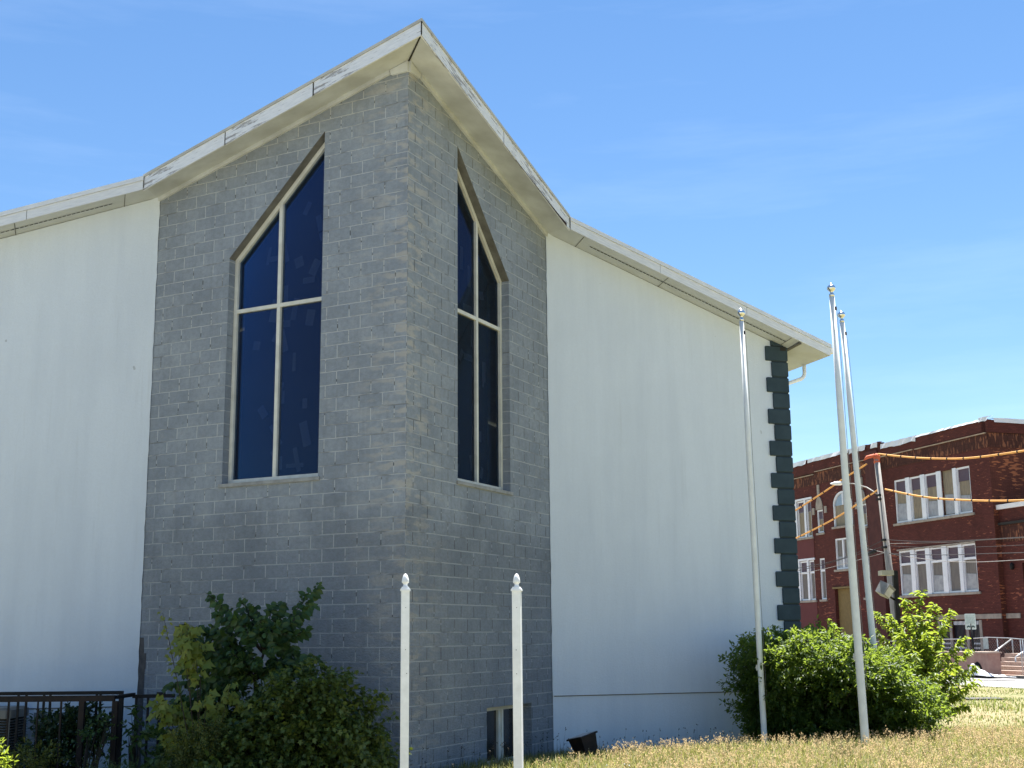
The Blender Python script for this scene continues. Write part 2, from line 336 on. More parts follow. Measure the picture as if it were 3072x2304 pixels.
# ------------------------------------------------------------------ church
church = thing('church_building', 'white stucco church with a tall grey block prow and two pointed dark windows', 'church', P(0, 0, -2.0))
ZB = -2.5
mb = MB()
def col(Fn, uo, t0, t1, spans):
    for za0, za1, zb0, zb1 in spans:          # bottom at t0,t1 and top at t0,t1
        pts = [Fn(t0, za0), Fn(t1, za1), Fn(t1, zb1), Fn(t0, zb0)]
        uv = [(t0 + uo, za0 - Z0 + 20.32), (t1 + uo, za1 - Z0 + 20.32), (t1 + uo, zb1 - Z0 + 20.32), (t0 + uo, zb0 - Z0 + 20.32)]
        if Fn is FL: pts.reverse(); uv.reverse()
        mb.face(pts, uv)
T0, T1, ZSI, ZSP, ZAP = 1.55, 3.39, 2.35, 6.0, 7.8
B0, B1, BZ0, BZ1 = 2.49, 4.11, -2.02, -1.099
hd = lambda t: ZSP + (T1 - t) * (ZAP - ZSP) / (T1 - T0)
for Fn, uo in ((FL, .207), (FR, 41.4)):
    ts = [0, T0, B0, T1, B1, LB]
    for a, b in zip(ts, ts[1:]):
        cuts = []
        if Fn is FR and a >= B0 and b <= B1: cuts.append(((BZ0, BZ0), (BZ1, BZ1)))
        if a >= T0 and b <= T1: cuts.append(((ZSI, ZSI), (hd(a), hd(b))))
        lo = (ZB, ZB); spans = []
        for cl, ch in cuts: spans.append((*lo, *cl)); lo = ch
        spans.append((*lo, ztop(a), ztop(b))); col(Fn, uo, a, b, spans)
    # reveals
    def rev(p, q, uvp, uvq, D=.26):
        mb.face([Fn(*p, 0), Fn(*q, 0), Fn(*q, D), Fn(*p, D)], [uvp, uvq, (uvq[0] + D, uvq[1]), (uvp[0] + D, uvp[1])])
    zz = lambda z: z - Z0 + 20.32
    rev((T0, ZSI), (T0, ZAP), (5, zz(ZSI)), (5, zz(ZAP))); rev((T1, ZSI), (T1, ZSP), (5, zz(ZSI)), (5, zz(ZSP))); rev((T0, ZSI), (T1, ZSI), (5, 3.3), (7, 3.3))
    if Fn is FR:
        rev((B0, BZ0), (B0, BZ1), (5, zz(BZ0)), (5, zz(BZ1))); rev((B1, BZ0), (B1, BZ1), (5, zz(BZ0)), (5, zz(BZ1))); rev((B0, BZ1), (B1, BZ1), (5, 3.3), (7, 3.3))
obj('block_wall', mb, M['block'], church)
mb = MB()                                     # bare strip where trim was torn off by the left bay edge
for k in range(9):
    z0_, z1_ = .02 - k * .24, .02 - (k + 1) * .24; w0 = .10 + .06 * math.sin(k * 2.1) * (k < 2) + .035 * (k > 1)
    mb.hexa([FL(LB - .02 - w0, z1_, -.006), FL(LB - .02 - w0, z1_, .01), FL(LB - .025, z1_, .01), FL(LB - .025, z1_, -.006)], [FL(LB - .02 - w0 + .02 * (k == 0), z0_, -.006), FL(LB - .02 - w0, z0_, .01), FL(LB - .025, z0_, .01), FL(LB - .025, z0_, -.006)])
obj('bare_strip', mb, plain('bare_dark_concrete', (.05, .048, .05), (.085, .08, .08), 12, .9), church)
# stucco walls, base walls, side and rear walls
for s in (-1, 1):
    mb = MB(); TK = .035; us = [CB + (W - CB) * i / 14 for i in range(15)]
    q = lambda u, v, z: P(s * u, v, z)
    def fc(pts):
        mb.face(pts if s > 0 else pts[::-1])
    nz_ = 60; eu_ = lambda z: CB - .012 + .005 * math.sin(z * 5.3 + s) * math.sin(z * 11.9) + .003 * math.sin(z * 23)      # slightly ragged edge against the block
    zt = [ZWT + (ZS - SL * CB - ZWT) * i / nz_ for i in range(nz_ + 1)]
    for a, b in zip(zt, zt[1:]):
        fc([q(eu_(a), -TK, a), q(CB + .1, -TK, a), q(CB + .1, -TK, b), q(eu_(b), -TK, b)]); fc([q(eu_(a), .02, a), q(eu_(a), -TK, a), q(eu_(b), -TK, b), q(eu_(b), .02, b)])
    us[0] = CB + .1
    for a, b in zip(us, us[1:]): fc([q(a, -TK, ZWT), q(b, -TK, ZWT), q(b, -TK, ZS - SL * b), q(a, -TK, ZS - SL * a)])
    fc([q(CB, -TK, ZWT), q(CB, .0, ZWT), q(W, .0, ZWT), q(W, -TK, ZWT)])
    fc([q(W, -TK, ZWT), q(W, 14, ZWT), q(W, 14, ZS - SL * W), q(W, -TK, ZS - SL * W)])
    obj('stucco_wall', mb, M['stucco'], church)
    mb = MB()
    fc([q(CB, -.008, ZB), q(W, -.008, ZB), q(W, -.008, ZWT + .02), q(CB, -.008, ZWT + .02)]); fc([q(W - .02, -.008, ZB), q(W - .02, 14, ZB), q(W - .02, 14, ZWT + .02), q(W - .02, -.008, ZWT + .02)])
    obj('base_wall', mb, M['stucco'], church)
    mb = MB(); fc([q(CB + .02, -.014, ZWT - .016), q(W, -.014, ZWT - .016), q(W, -.014, ZWT + .004), q(CB + .02, -.014, ZWT + .004)]); obj('painted_drip_shadow', mb, M['lintel'], church)  # dark strip that paints the shadow line under the stucco's lower edge
mb = MB(); mb.face([P(W, 14, ZB), P(-W, 14, ZB), P(-W, 14, ZS - SL * W), P(0, 14, ZS), P(W, 14, ZS - SL * W)]); obj('rear_wall', mb, M['stucco'], church)
# quoins
z = 5.42; k = 0; qz = []
while z > ZWT + .15:
    qz.append((z - .285, z, k % 2 == 0)); z -= .3065; k += 1
for z0_, z1_, wide in qz:
    mb = MB(); ui = 7.865 if wide else 7.985; uo, vo, D = W + .03, -.075, .34 if wide else .46
    c = [P(ui, vo, 0), P(uo, vo, 0), P(uo, D, 0), P(W - .02, D, 0), P(W - .02, -.03, 0), P(ui, -.03, 0)]
    e = .014; ci = [P(ui + e, vo + e, 0), P(uo - e, vo + e, 0), P(uo - e, D - e, 0), P(W - .02, D - e, 0), P(W - .02, -.03, 0), P(ui + e, -.03, 0)]
    ring = [(ci, z0_), (c, z0_ + e), (c, z1_ - e), (ci, z1_)]; R3 = [[p + V((0, 0, zz_)) for p in cc] for cc, zz_ in ring]
    for A, B in zip(R3, R3[1:]):
        for i in range(6): mb.face([A[i], A[(i + 1) % 6], B[(i + 1) % 6], B[i]])
    mb.face(R3[0][::-1]); mb.face(R3[-1]); obj('quoin', mb, M['quoin'], church)
mb = MB(); mb.hexa([P(7.985, -.075, 5.435), P(8.25, -.075, 5.435), P(8.25, -.03, 5.435), P(7.985, -.03, 5.435)], [P(7.985, -.075, 5.53), P(8.25, -.075, 5.44), P(8.25, -.03, 5.44), P(7.985, -.03, 5.53)]); obj('quoin', mb, M['quoin'], church)
mb = MB(); mb.obox(P(8.235, -.078, 5.375), EU * .06, EV * .004, V((0, 0, .035))); obj('hole_in_quoin', mb, M['dark'], church)

mb = MB()
for zt_q, lo_q in ((5.44, ZWT + .02),):
    mb.hexa([P(7.995, -.055, lo_q), P(W + .016, -.055, lo_q), P(W + .016, .30, lo_q), P(7.995, .30, lo_q)], [P(7.995, -.055, zt_q + .08), P(W + .016, -.055, zt_q - .02), P(W + .016, .30, zt_q - .02), P(7.995, .30, zt_q + .08)])
obj('quoin_backing', mb, plain('quoin_joint', (.030, .042, .047), rough=.9), church)

# roof
def outline(o):
    vt = -(CD_ + o * LB / CB); ub = (-o - vt) * CB / CD_; return vt, ub
def rp_(s, u, v, z): return P(s * u, v, z)
mb = MB(); vt, ub = outline(OV - .02)
for s in (1, -1):
    o5 = [(0, vt), (ub, -OV + .02), (W + OE - .02, -OV + .02), (W + OE - .02, 14.6), (0, 14.6)]
    bt = [rp_(s, u, v, zf(u) + .03) for u, v in o5]; tp = [rp_(s, u, v, zf(u) + .215) for u, v in o5]
    if s < 0: bt.reverse(); tp.reverse()
    mb.hexa(bt, tp)
roof = obj('roof', mb, M['shingle'], church)
def strip(mb, s, A, B, Ao, Bo, dz0, dz1):     # board following the roof edge from A to B (u,v) with outer edge Ao,Bo
    L = math.hypot(B[0] - A[0], B[1] - A[1])
    bot = [rp_(s, *A, zf(A[0]) + dz0), rp_(s, *Ao, zf(A[0]) + dz0), rp_(s, *Bo, zf(B[0]) + dz0), rp_(s, *B, zf(B[0]) + dz0)]
    top = [p + V((0, 0, dz1 - dz0)) for p in bot]
    if s < 0: bot.reverse(); top.reverse()
    h = dz1 - dz0
    mb.face(bot[::-1], [(0, 0), (0, .04), (L, .04), (L, 0)]); mb.face(top, [(0, 0), (0, .04), (L, .04), (L, 0)])
    for i in range(4):
        j = (i + 1) % 4; long_ = (bot[j] - bot[i]).length > .3; l = L if long_ else .05
        mb.face([bot[i], bot[j], top[j], top[i]], [(0 + s, 0), (l + s, 0), (l + s, h), (0 + s, h)])
for s in (1, -1):
    vi, ui = outline(OV - .025); vo, uo = outline(OV + .012); vq, uq = outline(OV + .028)
    # prow boards in lengths with open joints
    A, B, Ao, Bo = (0, vi), (ui + .05, -OV + .025 + .05 * CD_ / CB), (0, vo), (uo + .05, -OV - .012 + .05 * CD_ / CB)
    cuts = [0, .36, .365, .68, .684, 1.] if s < 0 else [0, .5, .504, 1.]
    lerp = lambda p, q, f: (p[0] + (q[0] - p[0]) * f, p[1] + (q[1] - p[1]) * f)
    for k in range(0, len(cuts) - 1, 2):
        mb = MB(); f0, f1 = cuts[k], cuts[k + 1]
        strip(mb, s, lerp(A, B, f0), lerp(A, B, f1), lerp(Ao, Bo, f0), lerp(Ao, Bo, f1), -.012 - .004 * (k % 3), .20)
        obj('fascia_board', mb, M['peel'], roof)
    mb = MB(); strip(mb, s, A, B, (0, vq), (uq + .05, -OV - .028 + .05 * CD_ / CB), .203, .25); obj('drip_edge', mb, M['metal'], roof)
    mb = MB(); U0, U1 = ub + .06, W + OE; step = (U1 - U0) / 3
    for k in range(3):
        mb = MB(); a, b = U0 + step * k + .004, U0 + step * (k + 1) - .004
        strip(mb, s, (a, -OV + .03), (b, -OV + .03), (a, -OV), (b, -OV), -.004, .15); obj('fascia_board', mb, M['fascia'], roof)
    mb = MB(); strip(mb, s, (U0, -OV + .03), (U1 + .02, -OV + .03), (U0, -OV - .02), (U1 + .02, -OV - .02), .153, .225); obj('drip_edge', mb, M['fascia'], roof)
    # soffits
    fl = (lambda p: p) if s < 0 else (lambda p: p[::-1])
    mb = MB(); vi, ui = outline(OV - .02)
    mb.face(fl([rp_(s, 0, -CD_ + .03, ZS), rp_(s, CB, .03, ZS - SL * CB), rp_(s, ui, -OV + .02, zf(ui) - .002), rp_(s, 0, vi, zf(0) - .002)])); obj('soffit', mb, M['soffit'], roof)
    mb = MB()
    mb.face(fl([rp_(s, CB, .03, ZS - SL * CB), rp_(s, W + .02, .03, ZS - SL * W), rp_(s, W + .02, -OV + .02, zf(W) - .002), rp_(s, ui, -OV + .02, zf(ui) - .002)]))
    mb.face(fl([rp_(s, W, .03, ZS - SL * W), rp_(s, W, 14.6, ZS - SL * W), rp_(s, W + OE - .02, 14.6, zf(W + OE)), rp_(s, W + OE - .02, -OV + .02, zf(W + OE) - .002), rp_(s, W, -OV + .02, zf(W) - .002)]))
    obj('soffit', mb, plain('white_soffit_panel', (.58, .60, .60), (.52, .54, .54), 2.5, .7) if s > 0 else bpy.data.materials['white_soffit_panel'], roof)
    sz = lambda u, v: (ZS - SL * u) + .054 * (-v / OV) - .006
    mb = MB()                                 # vent slots: a broken line of short dark slits, and panel joints
    u = CB + .75
    while u < W - .15:
        mb.face(fl([rp_(s, u, -.27, sz(u, -.27)), rp_(s, u + .055, -.27, sz(u + .055, -.27)), rp_(s, u + .055, -.295, sz(u + .055, -.295)), rp_(s, u, -.295, sz(u, -.295))])); u += .07
    obj('soffit_vent', mb, M['dark'], roof)
    for u in (CB + .55, CB + 2.2, W - .12):
        mb = MB(); mb.face(fl([rp_(s, u, -.03, sz(u, -.03)), rp_(s, u + .012, -.03, sz(u + .012, -.03)), rp_(s, u + .012, -OV + .03, sz(u + .012, -OV)), rp_(s, u, -OV + .03, sz(u, -OV))]))
        obj('soffit_joint', mb, M['lintel'], roof)
    mb = MB(); strip(mb, s, (W + .03, -OV + .03), (W + .03, .0), (W + .075, -OV + .03), (W + .075, .0), -.03, -.008); 
    mb = MB(); a = [(W + .04, .35), (W + .085, .35), (W + .085, -OV + .03), (W + .04, -OV + .03)]
    mb.hexa(*[[rp_(s, *p, (ZS - SL * p[0]) + .054 * max(0, -p[1]) / OV + dz) for p in (a if s < 0 else a[::-1])] for dz in (-.035, -.004)]); obj('soffit_batten', mb, M['lintel'], roof)
    # frieze trim along the block wall and crown block at the corner
    mb = MB(); Fn = FL if s < 0 else FR
    a = [(.33, ztop(.33)), (LB + .06, ztop(LB + .06))]
    mb.beam(Fn(a[0][0], a[0][1] - .035, -.02), Fn(a[1][0], a[1][1] - .035, -.02), .04, .07); obj('frieze_trim', mb, M['soffit'], roof)
    mb = MB(); kk = [(0, ZS - .185), (.30, ztop(.3) - .10), (.33, ztop(.33) - .01), (0, ZS - .01)]
    fr_ = [Fn(t, zz_, -.035) for t, zz_ in kk]; bk_ = [Fn(t, zz_, .0) for t, zz_ in kk]
    mb.face(fr_ if s > 0 else fr_[::-1])
    for i in range(4): mb.face([fr_[i], fr_[(i + 1) % 4], bk_[(i + 1) % 4], bk_[i]])
    obj('frieze_trim', mb, M['soffit'], roof)
    # gutter on the eave
    mb = MB(); a = [(W + OE, -OV), (W + OE + .1, -OV), (W + OE + .1, 14.6), (W + OE, 14.6)]; ze = zf(W + OE)
    mb.hexa(*[[rp_(s, *p, ze + dz) for p in (a if s > 0 else a[::-1])] for dz in (.06, .16)]); obj('gutter', mb, M['white'], roof)
mb = MB(); vi, _ = outline(OV - .02); mb.beam(P(0, vi, zf(0) - .006), P(0, -CD_, ZS - .012), .022, .008); obj('soffit_joint', mb, M['dark'], roof)
mb = MB(); vo, _ = outline(OV + .014); mb.obox(P(0, vo - .002, zf(0) + .10), EU * .009, EV * .006, V((0, 0, .11))); obj('fascia_joint', mb, M['dark'], roof)
# rotten gap under the right prow board
mb = MB(); vo, uo = outline(OV + .008)
A, B = (0, vo), (uo, -OV - .008)
mb2 = MB(); pts = [(.58, 0), (.8, .012), (.93, .03), (.985, .06)]
for (f0, h0), (f1, h1) in zip(pts, pts[1:]):
    a, b = lerp(A, B, f0), lerp(A, B, f1)
    mb2.face([P(*a, zf(a[0]) - .02), P(*b, zf(b[0]) - .022), P(*b, zf(b[0]) - .02 + h1), P(*a, zf(a[0]) - .02 + h0)])
    a2, b2 = (a[0], a[1] - .008), (b[0], b[1] - .008)
    mb2.face([P(*a2, zf(a[0]) - .02), P(*b2, zf(b[0]) - .022), P(*b2, zf(b[0]) - .02 + h1), P(*a2, zf(a[0]) - .02 + h0)])
obj('rotten_edge', mb2, plain('rotten_wood', (.05, .022, .015), (.02, .012, .01), 9, .95), roof)
# downspout
mb = MB(); ue = W + OE
mb.tube([P(ue - .02, .40, 5.20), P(ue - .02, .40, 5.03), P(ue - .06, .37, 4.96), P(ue - .14, .33, 4.90), P(W + .06, .06, 4.72), P(W + .06, .06, 4.55), P(W + .07, .40, 4.3), P(W + .07, .40, -1.9)], .038, 10)
obj('downspout', mb, M['white'], church)

# pointed windows
glassmat = [plain('stained_piece', c, rough=.6) for c in ((.10, .13, .20), (.20, .20, .16), (.06, .08, .16))]
for Fn in (FL, FR):
    mb = MB(); w = .04; g = .14; n_ = g + .04
    def bar(a, b, wd_=.075): mb.beam(Fn(*a, n_), Fn(*b, n_), .08, wd_, Fn(0, 0, 1) - Fn(0, 0, 0)) 
    def vb(t, z0_, z1_, wd_=.064):
        mb.obox((Fn(t, z0_, n_) + Fn(t, z1_, n_)) / 2, (Fn(1, 0) - Fn(0, 0)) * wd_ / 2, (Fn(0, 0, 1) - Fn(0, 0, 0)) * .04, V((0, 0, (z1_ - z0_) / 2)))
    def hb(z_, t0, t1, wd_=.075, dn=0):
        mb.obox((Fn(t0, z_, n_ + dn) + Fn(t1, z_, n_ + dn)) / 2, (Fn(1, 0) - Fn(0, 0)) * (t1 - t0) / 2, (Fn(0, 0, 1) - Fn(0, 0, 0)) * .04, V((0, 0, wd_ / 2)))
    vb(T1 - .037, ZSI + .075, hd(T1 - .037) - .04); vb(T0 + .037, ZSI + .075, hd(T0 + .037) - .1)
    hb(ZSI + .037, T0 + .002, T1 - .002, .075, .002)
    tm = 2.485; vb(tm, ZSI + .075, hd(tm) - .06); hb(5.135, T0 + .069, tm - .032, .06, .003); hb(5.135, tm + .032, T1 - .069, .06, .003)
    d = V((T1 - T0, ZSP - ZAP, 0)).normalized(); o = V((d.y, -d.x, 0)) if d.y * 1 < 0 and True else V((0, 0, 0))
    off = V((-abs(d.y), -abs(d.x), 0)) * .04
    a, b = (T0 + .03, hd(T0 + .03)), (T1, hd(T1))
    A3, B3 = Fn(a[0] + off.x, a[1] + off.y, n_ - .004), Fn(b[0] + off.x, b[1] + off.y, n_ - .004)
    dd = B3 - A3; nn = (Fn(0, 0, 1) - Fn(0, 0, 0)); side = dd.normalized().cross(nn)
    mb.obox((A3 + B3) / 2, dd / 2, nn * .04, side * .0375)
    win = obj('window', mb, M['frame'], church)
    win['label'] = 'tall pointed window facing left, reflecting blue sky' if Fn is FL else 'tall pointed window facing right, almost black'
    mb = MB(); e = .03; mb.face([Fn(T0 + e, ZSI + e, .185), Fn(T1 - e, ZSI + e, .185), Fn(T1 - e, ZSP, .185), Fn(T0 + e, ZAP - e, .185)]); obj('pane', mb, M['glass'], win)
    mb = MB(); mb.hexa([Fn(t, ZSI - .055, n) for t, n in ((T0 - .04, -.03), (T1 + .05, -.03), (T1 + .05, .14), (T0 - .04, .14))][::(1 if Fn is FR else -1)], [Fn(t, ZSI - .002, n) for t, n in ((T0 - .04, -.03), (T1 + .05, -.03), (T1 + .05, .14), (T0 - .04, .14))][::(1 if Fn is FR else -1)]); obj('sill', mb, M['sill'], win)
    mb = MB(); mb.face([Fn(T0, ZAP, -.004), Fn(T1, ZSP, -.004), Fn(T1, ZSP, .26), Fn(T0, ZAP, .26)]); mb.face([Fn(T0, ZAP - .012, -.004), Fn(T1, ZSP - .012, -.004), Fn(T1, ZSP - .012, .26), Fn(T0, ZAP - .012, .26)])
    mb.face([Fn(T0, ZAP, -.004), Fn(T1, ZSP, -.004), Fn(T1, ZSP - .012, -.004), Fn(T0, ZAP - .012, -.004)])
    obj('lintel', mb, M['lintel'], win)
    # stained glass pieces behind the tinted outer pane
    mb = MB(); mb.face([Fn(T0, ZSI, .42), Fn(T1, ZSI, .42), Fn(T1, ZSP, .42), Fn(T0, ZAP, .42)]); sg = obj('stained_glass', mb, plain('leaded_glass_dark', (.016, .022, .05), (.010, .013, .03), 2, .8) if Fn is FL else bpy.data.materials['leaded_glass_dark'], win)
    mb = MB(); rr = random.Random(3 if Fn is FL else 5)
    for k in range(30):
        t = rr.uniform(T0 + .15, T1 - .15); z = rr.uniform(ZSI + .2, hd(t) - .35); a = rr.choice([0, 0, .2, -.25, .5, -.6, 1.57]); w_, h_ = rr.uniform(.03, .085), rr.uniform(.07, .2)
        ca, sa = math.cos(a), math.sin(a)
        mb.face([Fn(t + x * ca - y * sa, z + x * sa + y * ca, .41 - .0004 * k) for x, y in ((-w_, -h_), (w_, -h_), (w_, h_), (-w_, h_))])
    obj('coloured_pieces', mb, plain('amber_glass_piece', (.15, .16, .155), (.06, .085, .16), 1.3, .6) if Fn is FL else bpy.data.materials['amber_glass_piece'], win)
# basement window
mb = MB(); bx = lambda t0, t1, z0_, z1_, n0=.16, n1=.24: mb.obox((FR(t0, z0_, n0) + FR(t1, z1_, n1)) / 2, dR * (t1 - t0) / 2, nR * (n1 - n0) / 2, V((0, 0, (z1_ - z0_) / 2)))
bx(B0, B1, BZ1 - .07, BZ1); bx(B0, B1, BZ0, BZ0 + .08); bx(B0, B0 + .06, BZ0 + .08, BZ1 - .07); bx(B1 - .07, B1, BZ0 + .08, BZ1 - .07); bx(3.22, 3.30, BZ0 + .08, BZ1 - .07, .17); bx(3.30, 3.36, BZ0 + .08, BZ1 - .07, .15); bx(B1 - .14, B1 - .07, BZ0 + .08, BZ1 - .07, .15)
win = obj('window', mb, M['frame'], church); win['label'] = 'small basement window low in the grey block wall'
mb = MB(); mb.face([FR(B0, BZ0, .21), FR(B1, BZ0, .21), FR(B1, BZ1, .21), FR(B0, BZ1, .21)]); obj('pane', mb, plain('dark_basement_pane', (.02, .02, .023), (.035, .03, .03), 4, .12), win)

# ------------------------------------------------------------------ flagpoles
def pole(base, top, r0, r1, label):
    t = thing('flagpole', label, 'flagpole', base, 'flagpoles by the church corner'); base, top = V(base), V(top); d = (top - base)
    mb = MB(); mb.tube([base - d.normalized() * .3, base, base + d * .35, base + d * .7, top], [r0, r0, r0 * .97, r0 * .5 + r1 * .5, r1], 20); obj('shaft', mb, M['polewhite'], t)
    u = d.normalized(); mb = MB(); mb.lathe(top - u * .005, [(r1 * 1.06, -.04), (r1 * 1.06, 0), (r1 * .8, .012), (.028, .02), (.022, .035), (.045, .055), (.066, .08), (.072, .105), (.064, .13), (.042, .152), (.018, .168), (.008, .18), (.003, .195)], u, 20); obj('finial', mb, M['chrome'], t)
    side = V((1, 0, 0)); mb = MB(); fw = V((0, -1, 0)); n_ = 24
    mb.tube([base + d * (.12 + .85 * i / n_) + side * (r1 * 1.3 + .012 + (r0 - r1) * (1 - i / n_)) + fw * .01 * math.sin(i * .7) for i in range(n_ + 1)], .004, 6); obj('halyard', mb, M['rope'], t)
    mb = MB(); p = base + d * .965 + side * r1 * .9 + fw * r1 * .8; mb.obox(p, (.014, 0, 0), (0, .018, 0), (0, 0, .03)); obj('truck', mb, M['black'], t)
    mb = MB(); p = base + d * .19 - side * (r0 * .97 + .012); mb.obox(p, (.015, 0, 0), (0, .01, 0), (0, 0, .045)); mb.obox(p - side * .012, (.012, 0, 0), (0, .008, 0), (0, 0, .012)); obj('cleat', mb, M['galv'], t)
    return t
bA = at(2294, 2225, 21.5); bA.z = gz(bA.x, bA.y); bB = at(2597, 2240, 20.4); bC = at(2640, 2150, 22.9)
pole(bA, at(2224, 956, 21.4), .048, .037, 'white flagpole left of the other two, with bush leaves over its foot')
pole(bB, at(2495, 882, 20.2), .063, .042, 'tallest white flagpole standing in front of the round bush')
pole(V((bC.x + .02, bC.y, gz(bC.x, bC.y))), at(2525.5, 960, 22.7), .056, .042, 'white flagpole hidden at its foot behind the bush and close behind the tallest pole')

# ------------------------------------------------------------------ white posts
def post(px, pxb, Y, rot, label):
    top = at(px, 1768, Y); bot = at(pxb, 2330, Y); zb = gz(bot.x, bot.y); t = thing('white_post', label, 'post', (bot.x, bot.y, zb), 'white posts with acorn tops')
    a, b = V((math.cos(rot), math.sin(rot), 0)), V((-math.sin(rot), math.cos(rot), 0)); c = V((top.x, top.y, 0)); dz = lambda z: V((0, 0, z))
    ax = V((bot.x - top.x, 0, 0)) / (top.z - bot.z)
    pos = lambda z: c + ax * (top.z - z) + dz(z)
    mb = MB(); w = .05; rings = [(zb - .3, w), (top.z - .02, w), (top.z - .018, w)]
    sq = lambda z, w_: [pos(z) + a * x * w_ + b * y * w_ for x, y in ((-1, -1), (1, -1), (1, 1), (-1, 1))]
    mb.hexa(sq(zb - .3, w), sq(top.z - .02, w)); sh = obj('shaft', mb, M['white'], t)
    mb = MB(); mb.hexa(sq(top.z - .02, .062), sq(top.z, .062)); mb.hexa(sq(top.z, .054), sq(top.z + .012, .054)); mb.hexa(sq(top.z + .012, .045), sq(top.z + .03, .045)); obj('collar', mb, M['white'], t)
    mb = MB(); mb.lathe(pos(top.z + .03), [(.036, 0), (.028, .012), (.025, .03), (.03, .042), (.043, .05), (.045, .062), (.041, .09), (.03, .125), (.017, .15), (.006, .158)], (0, 0, 1), 18); obj('acorn_finial', mb, M['white'], t)
    rr = random.Random(int(px))
    for f_ in (.22, .72, 1.0):
        mb = MB(); p = pos(top.z - f_) - b * (w + .001) + a * rr.uniform(-.02, .025); mb.obox(p, a * rr.uniform(.003, .0045), b * .0015, dz(rr.uniform(.004, .006))); obj('screw_hole', mb, M['dark'], t)
post(1216, 1212.5, 15.8, .12, 'weathered white square post with acorn top in front of the church corner')
post(1550, 1556, 15.75, -.20, 'white square post with acorn top in front of the basement window')

# ------------------------------------------------------------------ foliage tools
T_OVAL = (np.array([(0, 0, 0), (.3, .5, .12), (.68, .42, .10), (1, 0, -.05), (.68, -.42, .10), (.3, -.5, .12)]), [(0, 3, 2, 1), (0, 5, 4, 3)])
T_LONG = (np.array([(0, 0, 0), (.3, .5, .1), (.62, .40, -.02), (1, 0, -.28), (.62, -.40, -.02), (.3, -.5, .1)]), [(0, 3, 2, 1), (0, 5, 4, 3)])
T_RH = (np.array([(0, 0, 0), (.45, .5, .1), (1, 0, 0), (.45, -.5, .1)]), [(0, 2, 1), (0, 3, 2)])
T_MAPLE = (np.array([(0, 0, 0), (.05, .42, .0), (.28, .26, .03), (.45, .62, .0), (.58, .26, .02), (1, 0, -.1), (.58, -.26, .02), (.45, -.62, .0), (.28, -.26, .03), (.05, -.42, .0)]), [(0, 2, 1), (0, 4, 3), (0, 3, 2), (0, 5, 4), (0, 6, 5), (0, 7, 6), (0, 8, 7), (0, 9, 8)])
def norm(a): return a / np.maximum(np.linalg.norm(a, axis=1, keepdims=True), 1e-9)
def leaves(name, pos, axis_, nrm, L, Wd, tmpl, m, parent=None, loc=(0, 0, 0)):
    tv, tf = tmpl; n = len(pos); a = norm(axis_); b = norm(np.cross(nrm, a)); c = np.cross(a, b)
    L = np.broadcast_to(L, n)[:, None, None]; Wd = np.broadcast_to(Wd, n)[:, None, None]
    v = pos[:, None, :] + a[:, None, :] * tv[None, :, 0:1] * L + b[:, None, :] * tv[None, :, 1:2] * Wd + c[:, None, :] * tv[None, :, 2:3] * L
    k = len(tv); f = np.array(tf); faces = (f[None] + (np.arange(n) * k)[:, None, None]).reshape(-1, f.shape[1])
    return npmesh(name, v.reshape(-1, 3), faces, m, parent, loc)
def sphere(n): return norm(RNG.normal(size=(n, 3)))
def clump_pts(nc, c, rad, floor, power=.35, lump=.22):
    d = sphere(nc); r = RNG.random(nc) ** power
    ph = np.sin(d[:, 0] * 4.1 + c[0] * 3) * np.sin(d[:, 1] * 3.7 + 1.3 + c[1]) + .6 * np.sin(d[:, 2] * 6 + d[:, 0] * 5)
    p = np.array(c) + d * (r * (1 + lump * ph))[:, None] * np.array(rad)
    k = p[:, 2] > floor; return p[k], d[k]
def sprays(cp_, out, per, ln, droop=0., up=.35, flat=1.):
    """twigs from clump centres with leaves set along them"""
    n = len(cp_); tw = norm(out * .9 + RNG.normal(size=(n, 3)) * .45 + np.array([0, 0, up])); tw[:, 2] *= flat; tw = norm(tw)
    f = RNG.random((n, per)); P_ = cp_[:, None, :] + tw[:, None, :] * (f * ln)[:, :, None]; P_[:, :, 2] -= droop * (f * ln) ** 2 * 4
    P_ = P_ + RNG.normal(size=P_.shape) * ln * .10
    ax = tw[:, None, :] * .6 + RNG.normal(size=P_.shape) * .7; ax[:, :, 2] -= droop
    nr = np.array([0, 0, 1.0]) + RNG.normal(size=P_.shape) * .45 + out[:, None, :] * .3
    return P_.reshape(-1, 3), ax.reshape(-1, 3), nr.reshape(-1, 3)
def branches(mb, base, tips, r0, seedn=0, wob=.06):
    rr = random.Random(seedn)
    for tip in tips:
        a, b = V(base), V(tip); mid = (a + b) / 2 + V((rr.uniform(-wob, wob), rr.uniform(-wob, wob), rr.uniform(0, wob)))
        mb.tube([a, a * .25 + mid * .5 + b * .25 - (b - mid) * .25 + (a - a), mid * .5 + (mid + b) * .25, b], [r0, r0 * .75, r0 * .5, r0 * .15], 6)

